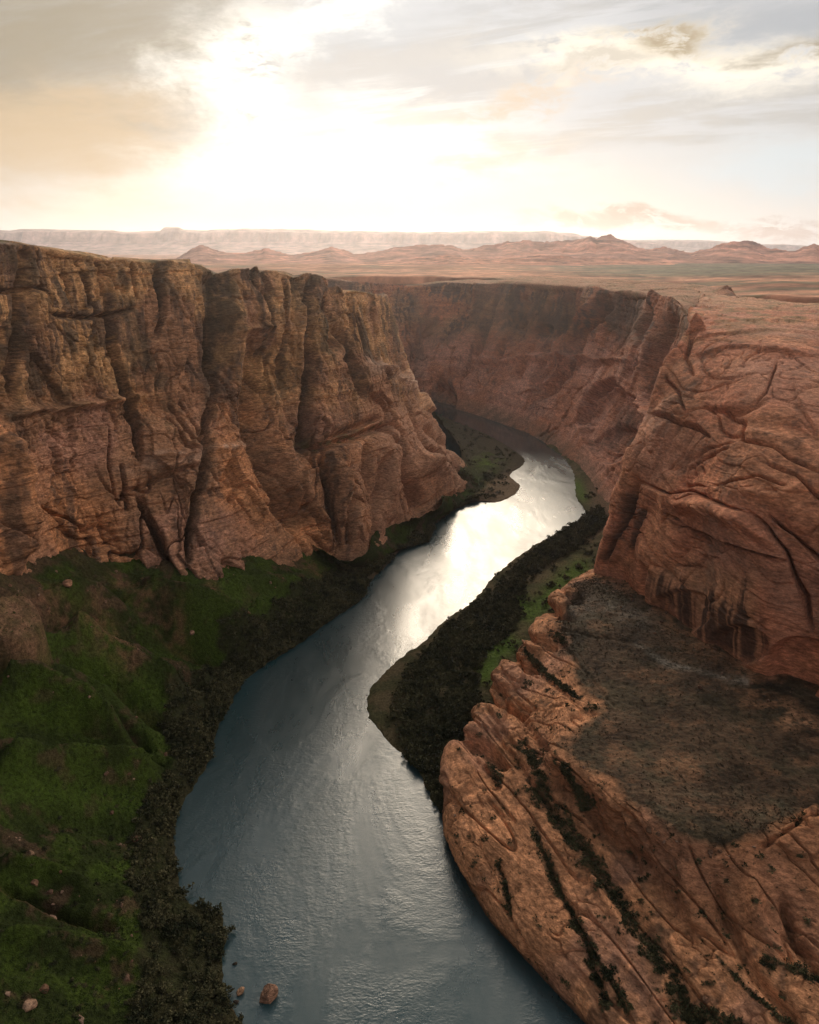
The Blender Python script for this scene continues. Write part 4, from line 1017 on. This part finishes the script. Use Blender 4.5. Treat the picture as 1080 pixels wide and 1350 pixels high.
for i, (x, y, s, lab, colr) in enumerate(sp):
    q = nearest(SLOPE, SLOPE_PX, SLOPE_PY, x, y)
    rock_obj('boulder', (q[0], q[1], q[2] + s * 0.25), (s, s * 0.8, s * 0.8), 30 + i, colr, lab)
protos = []
for i in range(6):
    V, Fc = lump(60 + i, 1, 0.8, 0.75, sub=2, rough=0.6, cut=9)
    c = np.asarray([(0.22, 0.13, 0.09), (0.17, 0.09, 0.055), (0.27, 0.17, 0.12), (0.13, 0.07, 0.045), (0.19, 0.10, 0.062), (0.2, 0.115, 0.075)][i], f32)[None] * (1 + 0.3 * nz(V, 0.6, o=i)[:, None])
    me = mesh_from('slope_rock', V, Fc, M_ROCK, c, smooth=False)
    protos.append(me)
used = [False] * 6
flatS = SLOPE.reshape(-1, 3); fpx, fpy = SLOPE_PX.ravel(), SLOPE_PY.ravel(); fb = SLOPE_BM.ravel(); fd = SLOPE_DIRT.ravel()
ok = np.where((fpx > -5) & (fpx < 430) & (fpy < 1345) & (fpy > 745) & (flatS[:, 2] > 3) & (fb < 0.3))[0]
wgt = 0.06 + fd[ok] ** 2; wgt = wgt / wgt.sum()
pick = rng.choice(ok, 140, p=wgt, replace=False)
for n_, k in enumerate(pick):
    i = n_ % 6
    if used[i]: o = protos[i].copy(); COL.objects.link(o)
    else: o = protos[i]; used[i] = True
    q = flatS[k]; s = 0.5 + 1.9 * rng.random() ** 3.5
    if n_ % 14 == 0: s *= 1.5
    o.location = (q[0], q[1], q[2] + 0.02 * s); o.scale = (s * rng.uniform(0.8, 1.3), s, s * rng.uniform(0.7, 1.2))
    o.rotation_euler = (rng.uniform(-.5, .5), rng.uniform(-.5, .5), rng.uniform(0, 6.28))
    set_props(o, 'small stone among the loose stones scattered over the grassy slope', 'stone', None, 'stones scattered over the grassy slope')

fB0 = BENCH.reshape(-1, 3); bx0, by0 = BENCH_PX.ravel(), BENCH_PY.ravel()
fall = np.exp(-(seg_dist(bx0, by0, [(810, 775), (900, 830), (960, 870), (1020, 905), (1080, 925)])[0] / 14) ** 2) + 0.8 * np.exp(-(seg_dist(bx0, by0, [(725, 1000), (765, 1025), (810, 1055), (868, 1100), (945, 1128), (1000, 1120)])[0] / 9) ** 2) + 0.01
ok = np.where((bx0 > 590) & (bx0 < 1078) & (by0 > 760) & (by0 < 1345) & (fB0[:, 2] > 10))[0]
wS = fall[ok] / fall[ok].sum()
for n_, k in enumerate(rng.choice(ok, 90, p=wS, replace=False)):
    o = protos[n_ % 6].copy(); COL.objects.link(o)
    q = fB0[k]; s = 0.5 + 1.6 * rng.random() ** 2.5
    o.location = (q[0], q[1], q[2] + 0.2 * s); o.scale = (s, s, s)
    o.rotation_euler = (rng.uniform(-.3, .3), rng.uniform(-.3, .3), rng.uniform(0, 6.28))
    set_props(o, 'small fallen stone on the dark rock shelf under the rounded butte', 'stone', None, 'stones fallen on the rock shelf')

# shrubs: clouds of small leaf faces on a few stems
def leaf_mat(name, c1, c2):
    m, nt, bs = new_mat(name); b = NB(nt)
    inf = b.n('ShaderNodeObjectInfo'); geo = b.n('ShaderNodeNewGeometry')
    nn = b.m('ADD', b.m('MULTIPLY', b.noise(geo.outputs['Position'], 0.30, 3, 0.6), 0.55), b.m('MULTIPLY', b.noise(geo.outputs['Position'], 0.07, 2, 0.5), 0.45))
    nt.links.new(b.mixc(b.mr(nn, 0.36, 0.66, 0, 1), c1 + (1,), c2 + (1,)), bs.inputs['Base Color'])
    bs.inputs['Roughness'].default_value = 0.8; bs.inputs['Specular IOR Level'].default_value = 0.1
    return m
M_LEAF = leaf_mat('shrub_leaves', (0.016, 0.021, 0.010), (0.105, 0.092, 0.045))
M_TWIG = leaf_mat('shrub_stems', (0.06, 0.045, 0.03), (0.08, 0.06, 0.04))
M_DRY = leaf_mat('desert_scrub', (0.05, 0.037, 0.023), (0.095, 0.066, 0.042))

def shrub_leaves(r, n, h=1.0, leaf=0.16):
    """n leaf quads spread in uneven lobes, unit size"""
    nl = r.integers(3, 7)
    lc = np.c_[r.normal(0, 0.42, nl), r.normal(0, 0.42, nl), r.uniform(0.35, 0.75, nl) * h]
    lr = r.uniform(0.28, 0.55, nl)
    k = r.integers(0, nl, n)
    dv = r.normal(size=(n, 3)); dv /= np.linalg.norm(dv, axis=1)[:, None]
    cpt = lc[k] + dv * lr[k][:, None] * (r.random(n) ** 0.4)[:, None] * np.array([1, 1, 0.8])
    cpt[:, 2] = np.abs(cpt[:, 2])
    a = r.normal(size=(n, 3)); a /= np.linalg.norm(a, axis=1)[:, None]
    b = np.cross(a, r.normal(size=(n, 3))); b /= np.linalg.norm(b, axis=1)[:, None] + 1e-9
    s = leaf * r.uniform(0.6, 1.3, n)[:, None]
    a *= s; b *= s * 0.7
    V = np.stack([cpt - a, cpt - b, cpt + a, cpt + b], 1).reshape(-1, 3)
    return V

def quads_of(n): return np.arange(n * 4, dtype=np.int32).reshape(-1, 4)

def stems(r, n=5):
    Vs, Q = [], []
    for i in range(n):
        an = r.uniform(0, 6.28); tip = np.array([math.cos(an) * 0.45, math.sin(an) * 0.45, r.uniform(0.5, 0.8)])
        k = len(Vs) * 1
        ring = []
        for s, rad in ((-0.08, 0.05), (0.5, 0.03), (1.0, 0.012)):
            cpos = tip * s * np.array([s if s > 0 else 1, s if s > 0 else 1, 1])
            for t in range(4):
                ring.append(cpos + rad * np.array([math.cos(t * 1.57), math.sin(t * 1.57), 0]))
        base_i = len(Vs); Vs.extend(ring)
        for lv in range(2):
            for t in range(4):
                Q.append([base_i + lv * 4 + t, base_i + lv * 4 + (t + 1) % 4, base_i + lv * 4 + 4 + (t + 1) % 4, base_i + lv * 4 + 4 + t])
    return np.array(Vs), np.array(Q)

shr = []
for i in range(6):
    r = np.random.default_rng(900 + i)
    V = shrub_leaves(r, 260, 1.0, 0.13)
    fo = mesh_from('foliage', V, quads_of(260), M_LEAF, smooth=False)
    SV, SQ = stems(r)
    so = mesh_from('stem', SV, SQ, M_TWIG, smooth=False)
    root = bpy.data.objects.new('shrub', None); COL.objects.link(root)
    fo.parent = root; so.parent = root
    shr.append([root, fo, so, False])

def place_shrub(i, q, s, label, group):
    root, fo, so, u = shr[i]
    if u:
        rr = root.copy(); COL.objects.link(rr)
        for ch in (fo, so):
            cc = ch.copy(); cc.parent = rr; COL.objects.link(cc)
    else:
        rr = root; shr[i][3] = True
    rr.location = (q[0], q[1], q[2] - 0.15); rr.rotation_euler = (0, 0, rng.uniform(0, 6.28))
    rr.scale = (s * rng.uniform(0.85, 1.2), s * rng.uniform(0.85, 1.2), s * rng.uniform(0.8, 1.15))
    set_props(rr, label, 'shrub', None, group)

# left bank thicket: 300 nearest as things, the rest one mass
ok = np.where((fb > 0.55) & (flatS[:, 2] > 0.5) & (fpx > -20) & (fpx < 660) & (fpy < 1400))[0]
area_w = (np.hypot(flatS[ok, 0], flatS[ok, 1])) ** 1.6       # grid is dense near the camera in metres
area_w /= area_w.sum()
cand = flatS[rng.choice(ok, 3400, p=area_w, replace=False)]
flF = FLOOD.reshape(-1, 3); gpx, gpy = FLOOD_PX.ravel(), FLOOD_PY.ravel()
thick = [(592, 1085), (560, 1030), (540, 1000), (520, 960), (518, 920), (540, 880), (590, 825), (640, 785), (690, 735), (750, 695), (792, 668), (800, 690), (760, 725), (720, 745), (688, 780), (690, 800), (680, 830), (640, 860), (630, 895), (632, 930), (612, 965), (592, 1010)]
tm = poly_mask(gpx, gpy, thick, 0)
okF = np.where((tm > 0.5) & (flF[:, 2] > 0.3))[0]
wF = np.hypot(flF[okF, 0], flF[okF, 1]) ** 1.6; wF /= wF.sum()
candF = flF[rng.choice(okF, min(2300, len(okF) // 2), p=wF, replace=False)]
dist = np.linalg.norm(cand - np.array([0, 0, CH]), axis=1)
order = np.argsort(dist)
bigL, restL = cand[order[:140]], cand[order[140:]]
distF = np.linalg.norm(candF - np.array([0, 0, CH]), axis=1); oF = np.argsort(distF)
bigR, restR = candF[oF[:100]], candF[oF[100:]]
for n_, q in enumerate(bigL):
    place_shrub(n_ % 6, q, rng.uniform(2.0, 4.2), 'dark bushy shrub in the thicket along the left river bank below the grass', 'shrubs along the left river bank')
for n_, q in enumerate(bigR):
    place_shrub(n_ % 6, q, rng.uniform(2.4, 4.0), 'dark bushy shrub in the thicket between the river bend and orange slabs', 'shrubs of the right bank thicket')

okS = np.where((fpx > 0) & (fpx < 230) & (fpy < 1345) & (fpy > 1030) & (fb < 0.1))[0]
wS = 0.15 + sstep(0.0, 0.4, nz(flatS[okS], 12, o=190)) + (fpy[okS] > 1230); wS = wS / wS.sum()
for n_, k in enumerate(rng.choice(okS, 60, p=wS, replace=False)):
    place_shrub(n_ % 6, flatS[k], rng.uniform(0.9, 1.9), 'small dark shrub growing alone on the lower grassy slope', 'small shrubs on the lower grassy slope')

def mass(name, pts, smin, smax, nl, mat, label, leaf=0.2, h=1.0, seed=5):
    r = np.random.default_rng(seed)
    Vs = []
    for q in pts:
        s = r.uniform(smin, smax)
        Vs.append(shrub_leaves(r, nl, h, leaf) * s + q - np.array([0, 0, 0.1]))
    V = np.concatenate(Vs)
    o = mesh_from(name, V, quads_of(len(V) // 4), mat, smooth=False)
    return set_props(o, label, 'shrubbery', 'stuff')
okb = np.where((fpx > 560) & (fpx < 705) & (fpy > 535) & (fpy < 660) & (flatS[:, 2] > 1.0) & (nz(flatS, 30, o=197) > -0.05))[0]
restL = np.concatenate([restL, flatS[rng.choice(okb, 260, replace=False)]])
mass('riverside_shrubbery', restL, 1.3, 3.8, 70, M_LEAF, 'dense dark shrubbery lining the far part of the left river bank', 0.2)
okm = np.where((gpx > 600) & (gpx < 800) & (gpy < 960) & (gpy > 640) & (tm < 0.5) & (flF[:, 2] > 2) & (nz(flF, 16, o=195) > 0.0))[0]
restR = np.concatenate([restR, flF[rng.choice(okm, 160, replace=False)]])
mass('thicket_shrubbery', restR, 1.6, 4.6, 70, M_LEAF, 'solid dark thicket filling the flat bank inside the river bend', 0.2, seed=6)

# scrub dotting the bench and the gullies of the slabs
fB = BENCH.reshape(-1, 3); bx_, by_ = BENCH_PX.ravel(), BENCH_PY.ravel(); mB = BENCH_M.ravel(); gB = BENCH_GV.ravel()
vis = (bx_ > 560) & (bx_ < 1100) & (by_ < 1370)
ok = np.where(vis & (mB > 0.6))[0]
w_ = np.hypot(fB[ok, 0], fB[ok, 1]) ** 1.3; w_ /= w_.sum()
mass('bench_scrub', fB[rng.choice(ok, 4200, p=w_, replace=False)], 0.35, 0.95, 12, M_DRY, 'low dry scrub dotted over the flat dark bench', 0.34, 0.8, 8)
ok = np.where(vis & (gB > 0.25))[0]
wg = gB[ok] ** 1.5; wg /= wg.sum()
mass('gully_scrub', fB[rng.choice(ok, 4200, p=wg, replace=False)], 0.35, 1.6, 26, M_LEAF, 'dark scrub growing in lines along cracks of the orange slabs', 0.26, 0.9, 9)
ok = np.where(vis & (mB < 0.4) & (gB < 0.4) & (fB[:, 2] > 12))[0]
mass('slab_scrub', fB[rng.choice(ok, 900, replace=False)], 0.3, 0.8, 12, M_LEAF, 'tiny dark shrubs dotted over the orange slabs and red slope', 0.34, 0.8, 10)
# grass tussocks on the slope
ok = np.where((fpx > -10) & (fpx < 460) & (fpy < 1360) & (flatS[:, 2] > 2) & (fb < 0.5) & (fd < 0.6))[0]
M_TUSS = leaf_mat('tussock_grass', (0.022, 0.032, 0.010), (0.045, 0.062, 0.014))
okm = np.where((gpx > 600) & (gpx < 800) & (gpy < 960) & (gpy > 640) & (tm < 0.5) & (flF[:, 2] > 1))[0]
mass('grass', np.concatenate([flatS[rng.choice(ok, 5200, replace=False)], flF[rng.choice(okm, 700, replace=False)]]), 0.45, 1.1, 14, M_TUSS, 'tufts of dark green grass and low herbs on the slope', 0.3, 0.6, 11)

# ================================================================== AIR, SKY, LIGHT
SUN_AZ = math.radians(-2.0)     # to the left of straight ahead
SUN_EL = math.radians(15.0)

def haze_box():
    x0, x1, y0, y1, z0, z1 = -23000, 23000, -600, 23000, -12, 760
    v = [(x0, y0, z0), (x1, y0, z0), (x1, y1, z0), (x0, y1, z0), (x0, y0, z1), (x1, y0, z1), (x1, y1, z1), (x0, y1, z1)]
    q = [(0, 3, 2, 1), (4, 5, 6, 7), (0, 1, 5, 4), (1, 2, 6, 5), (2, 3, 7, 6), (3, 0, 4, 7)]
    m = bpy.data.materials.new('haze_air'); m.use_nodes = True
    nt = m.node_tree
    for n in list(nt.nodes): nt.nodes.remove(n)
    out = nt.nodes.new('ShaderNodeOutputMaterial'); pv = nt.nodes.new('ShaderNodeVolumePrincipled')
    pv.inputs['Color'].default_value = (0.90, 0.89, 1.0, 1)
    pv.inputs['Density'].default_value = HAZE
    pv.inputs['Anisotropy'].default_value = 0.78
    nt.links.new(pv.outputs[0], out.inputs['Volume'])
    o = mesh_from('haze', v, q, m, smooth=False)
    set_props(o, 'thin pale haze filling the air over the canyon and desert', 'haze', 'stuff')
HAZE = 2.5e-5
haze_box()

world = bpy.data.worlds.new('World'); bpy.context.scene.world = world
world.use_nodes = True
nt = world.node_tree
for n in list(nt.nodes): nt.nodes.remove(n)
b = NB(nt)
out = b.n('ShaderNodeOutputWorld'); bg = b.n('ShaderNodeBackground')
nt.links.new(bg.outputs[0], out.inputs[0]); bg.inputs[1].default_value = 0.1
sky = b.n('ShaderNodeTexSky', sky_type='NISHITA', sun_disc=False)
sky.sun_elevation = SUN_EL; sky.sun_rotation = SUN_AZ
sky.air_density = 1.0; sky.dust_density = 2.0; sky.ozone_density = 1.5
tc = b.n('ShaderNodeTexCoord'); dirv = tc.outputs['Generated']
sx = b.n('ShaderNodeSeparateXYZ'); nt.links.new(dirv, sx.inputs[0])
X, Y, Zc = sx.outputs
AZ = b.m('MULTIPLY', b.m('ARCTAN2', X, Y), 57.2958)
EL = b.m('MULTIPLY', b.m('ARCSINE', Zc), 57.2958)
# clouds sheared by wind: noise on a flat layer seen in perspective
zz = b.m('ADD', b.m('MAXIMUM', Zc, 0.0), 0.10)
U = b.m('DIVIDE', X, zz); V_ = b.m('DIVIDE', Y, zz)
pl = b.xyz(U, V_, 0.0)
rot = b.n('ShaderNodeMapping'); rot.inputs['Rotation'].default_value = (0, 0, math.radians(24)); nt.links.new(pl, rot.inputs[0])
st1 = b.noise(b.vm('MULTIPLY', rot.outputs[0], (0.55, 1.5, 1)), 1.0, 7, 0.6, 0.5)
st2 = b.noise(b.vm('MULTIPLY', rot.outputs[0], (1.2, 4.0, 1)), 1.0, 7, 0.62, 0.4)
wn = b.noise(b.xyz(b.m('MULTIPLY', AZ, 0.11), b.m('MULTIPLY', EL, 0.28), 3.3), 1.0, 6, 0.62, 0.3)
wn2 = b.noise(b.xyz(b.m('MULTIPLY', AZ, 0.11), b.m('MULTIPLY', EL, 0.28), 9.1), 1.0, 6, 0.62, 0.3)
fine = b.noise(b.xyz(b.m('MULTIPLY', AZ, 0.45), b.m('MULTIPLY', EL, 1.1), 1.7), 1.0, 8, 0.65, 0.5)
AW = b.m('ADD', AZ, b.m('MULTIPLY', b.m('SUBTRACT', wn, 0.5), 14.0))
EW = b.m('ADD', EL, b.m('MULTIPLY', b.m('SUBTRACT', wn2, 0.5), 6.0))

def ae(px, py):
    x, y, z = P(px, py, Y=1000.0)
    z -= CH
    return math.degrees(math.atan2(x, y)), math.degrees(math.atan2(z, math.hypot(x, y)))

def blob(a0, e0, ra, re, rot=0.0, sharp=1.0, warp=True):
    A_, E_ = (AW, EW) if warp else (AZ, EL)
    da = b.m('SUBTRACT', A_, a0); de = b.m('SUBTRACT', E_, e0)
    c_, s_ = math.cos(math.radians(rot)), math.sin(math.radians(rot))
    p_ = b.m('DIVIDE', b.m('ADD', b.m('MULTIPLY', da, c_), b.m('MULTIPLY', de, s_)), ra)
    q_ = b.m('DIVIDE', b.m('SUBTRACT', b.m('MULTIPLY', de, c_), b.m('MULTIPLY', da, s_)), re)
    d2 = b.m('ADD', b.m('MULTIPLY', p_, p_), b.m('MULTIPLY', q_, q_))
    return b.m('POWER', 2.71828, b.m('MULTIPLY', -1.0, d2 if sharp == 1.0 else b.m('POWER', d2, sharp)))
def pblob(px, py, rx, ry, rot=0.0, sharp=1.0, warp=True):
    a0, e0 = ae(px, py)
    return blob(a0, e0, rx / 19.0, ry / 18.5, rot, sharp, warp)

K = 6.7
def rgb(r, g, bl, k=K): return (r * k, g * k, bl * k, 1)
# clear sky with a thin bright veil: brighter and warmer towards the sun
glow = pblob(450, 222, 205, 78, 6, 1.3)
glow2 = blob(-1.0, 12, 44, 24, 0, 1.0, False)
col = b.mixc(0.88, sky.outputs[0], rgb(0.62, 0.54, 0.50))
# dome brightness: bright to ~24 deg above the sun side, dull overhead and behind
side = b.mr(Y, -0.5, 0.9, 0.0, 1.0)
col = b.mixc(b.m('MULTIPLY', glow2, 0.95), col, rgb(0.74, 0.77, 0.79))
right_fill = blob(78, 36, 26, 19, 0, 1.0)  # unseen bright sky patch, added to light the left cliff from the side
col = b.mixc(b.m('MULTIPLY', right_fill, 0.9), col, rgb(7.4, 6.5, 5.7))
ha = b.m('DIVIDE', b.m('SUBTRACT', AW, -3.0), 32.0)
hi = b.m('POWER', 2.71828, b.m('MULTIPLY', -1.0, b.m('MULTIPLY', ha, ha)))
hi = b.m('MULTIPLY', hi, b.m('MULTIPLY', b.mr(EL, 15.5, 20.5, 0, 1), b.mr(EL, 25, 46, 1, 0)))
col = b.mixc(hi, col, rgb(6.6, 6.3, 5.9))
low = b.m('MULTIPLY', b.mr(EL, 0, 9, 1.0, 0.0), side)
col = b.mixc(b.m('MULTIPLY', low, 0.8), col, rgb(0.95, 0.91, 0.83))
col = b.mixc(b.m('MULTIPLY', glow, 0.95), col, rgb(1.65, 1.52, 1.30))
gl3 = pblob(440, 292, 290, 48, 0, 1.0, False)
col = b.mixc(b.m('MULTIPLY', gl3, 0.85), col, rgb(1.5, 1.12, 0.62))
# dark cloud sheets
def shade(mask, color, amt, tex=None, lo=0.35, hi_=0.65):
    global col
    m_ = b.m('MULTIPLY', mask, amt, clamp=True)
    if tex is not None: m_ = b.m('MULTIPLY', m_, b.mr(tex, lo, hi_, 0, 1))
    col = b.mixc(m_, col, rgb(*color))
shade(pblob(60, 40, 260, 110, 0, 1.6), (0.42, 0.36, 0.25), 0.95, st1, 0.15, 0.55)
shade(pblob(20, 110, 220, 60, 0, 1.3), (0.46, 0.38, 0.26), 0.75, st2, 0.3, 0.6)
shade(pblob(90, 185, 150, 55, 4, 1.6), (0.80, 0.58, 0.34), 0.85, wn, 0.2, 0.5)
shade(pblob(200, 40, 160, 30, 18, 1.2), (0.50, 0.45, 0.36), 0.6, st2, 0.4, 0.6)
shade(pblob(760, 30, 260, 32, 6, 1.3), (0.55, 0.56, 0.56), 0.98, st2, 0.40, 0.56)
shade(pblob(1000, 25, 160, 38, 0, 1.3), (0.52, 0.545, 0.57), 0.98, st1, 0.36, 0.56)
shade(pblob(640, 100, 220, 22, 5, 1.2), (0.68, 0.66, 0.63), 0.85, st2, 0.40, 0.56)
shade(pblob(960, 150, 260, 24, 6, 1.2), (0.60, 0.58, 0.54), 0.8, st2, 0.35, 0.58)
shade(pblob(700, 122, 110, 15, 6, 1.2), (0.88, 0.66, 0.43), 0.75, fine, 0.3, 0.6)
shade(pblob(650, 205, 110, 20, 8, 1.2), (0.98, 0.82, 0.62), 0.7, fine, 0.3, 0.6)
shade(pblob(1050, 215, 120, 30, 0, 1.2), (0.80, 0.88, 0.90), 0.8)
shade(pblob(430, 95, 150, 14, 10, 1.2), (0.80, 0.74, 0.66), 0.5, st2, 0.35, 0.6)
shade(pblob(560, 70, 190, 20, 12, 1.2), (0.74, 0.71, 0.66), 0.8, st2, 0.38, 0.58)
shade(pblob(500, 150, 130, 16, 10, 1.2), (0.95, 0.85, 0.70), 0.75, st2, 0.38, 0.58)
shade(pblob(800, 175, 170, 18, 8, 1.2), (0.78, 0.72, 0.63), 0.75, st2, 0.36, 0.56)
# sunlit gaps
shade(pblob(300, 110, 95, 60, 62, 1.4), (1.5, 1.42, 1.25), 0.9, fine, 0.2, 0.5)
shade(pblob(420, 25, 95, 26, 28, 1.4), (1.35, 1.32, 1.22), 0.85, fine, 0.25, 0.55)
shade(pblob(900, 78, 200, 26, -5, 1.5), (1.35, 1.22, 0.98), 0.9, fine, 0.3, 0.55)
# small dark gold cumulus
shade(pblob(862, 56, 75, 15, -6, 1.5), (0.50, 0.39, 0.235), 0.95, fine, 0.38, 0.55)
shade(pblob(1062, 52, 50, 13, 0, 1.5), (0.46, 0.38, 0.26), 0.95, fine, 0.38, 0.55)
shade(pblob(800, 88, 60, 9, 0, 1.5), (0.72, 0.64, 0.52), 0.8, fine, 0.4, 0.55)
shade(pblob(330, 96, 45, 12, 14, 1.5), (0.62, 0.60, 0.57), 0.85, fine, 0.42, 0.56)
# low cumulus along the right horizon
fl = b.m('GREATER_THAN', EL, 0.0)
shade(pblob(835, 300, 130, 11, -3, 1.6), (0.66, 0.50, 0.37), 0.95, fine, 0.34, 0.5)
shade(pblob(1035, 300, 75, 10, 0, 1.6), (0.62, 0.48, 0.38), 0.98, fine, 0.34, 0.5)
# dome away from the frame: broken grey overcast, a little bluer overhead
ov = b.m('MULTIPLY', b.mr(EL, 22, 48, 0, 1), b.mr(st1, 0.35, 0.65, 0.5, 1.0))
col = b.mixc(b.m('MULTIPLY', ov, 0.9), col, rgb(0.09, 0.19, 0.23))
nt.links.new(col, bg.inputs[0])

sun = bpy.data.lights.new('Sun', 'SUN'); sun.energy = 2.2; sun.angle = math.radians(38); sun.color = (1.0, 0.78, 0.52)
so = bpy.data.objects.new('sun_light', sun); COL.objects.link(so)
from mathutils import Vector
to_sun = Vector((math.sin(SUN_AZ) * math.cos(SUN_EL), math.cos(SUN_AZ) * math.cos(SUN_EL), math.sin(SUN_EL)))
so.rotation_euler = (-to_sun).to_track_quat('-Z', 'Y').to_euler()

cam = bpy.data.cameras.new('Camera'); co = bpy.data.objects.new('camera', cam); COL.objects.link(co)
cam.sensor_fit = 'VERTICAL'; cam.sensor_height = 36.0; cam.lens = FPX / H0 * 36.0
cam.clip_start = 1.0; cam.clip_end = 100000
co.location = (0, 0, CH); co.rotation_euler = (math.radians(90) - PITCH, 0, 0)
sc = bpy.context.scene
sc.camera = co
sc.render.engine = 'CYCLES'
sc.view_settings.view_transform = 'Standard'; sc.view_settings.look = 'None'
sc.view_settings.exposure = 0.42; sc.view_settings.gamma = 1.0
sc.cycles.max_bounces = 5; sc.cycles.diffuse_bounces = 3; sc.cycles.glossy_bounces = 2; sc.cycles.volume_bounces = 0; sc.cycles.transparent_max_bounces = 4
sc.cycles.use_denoising = True
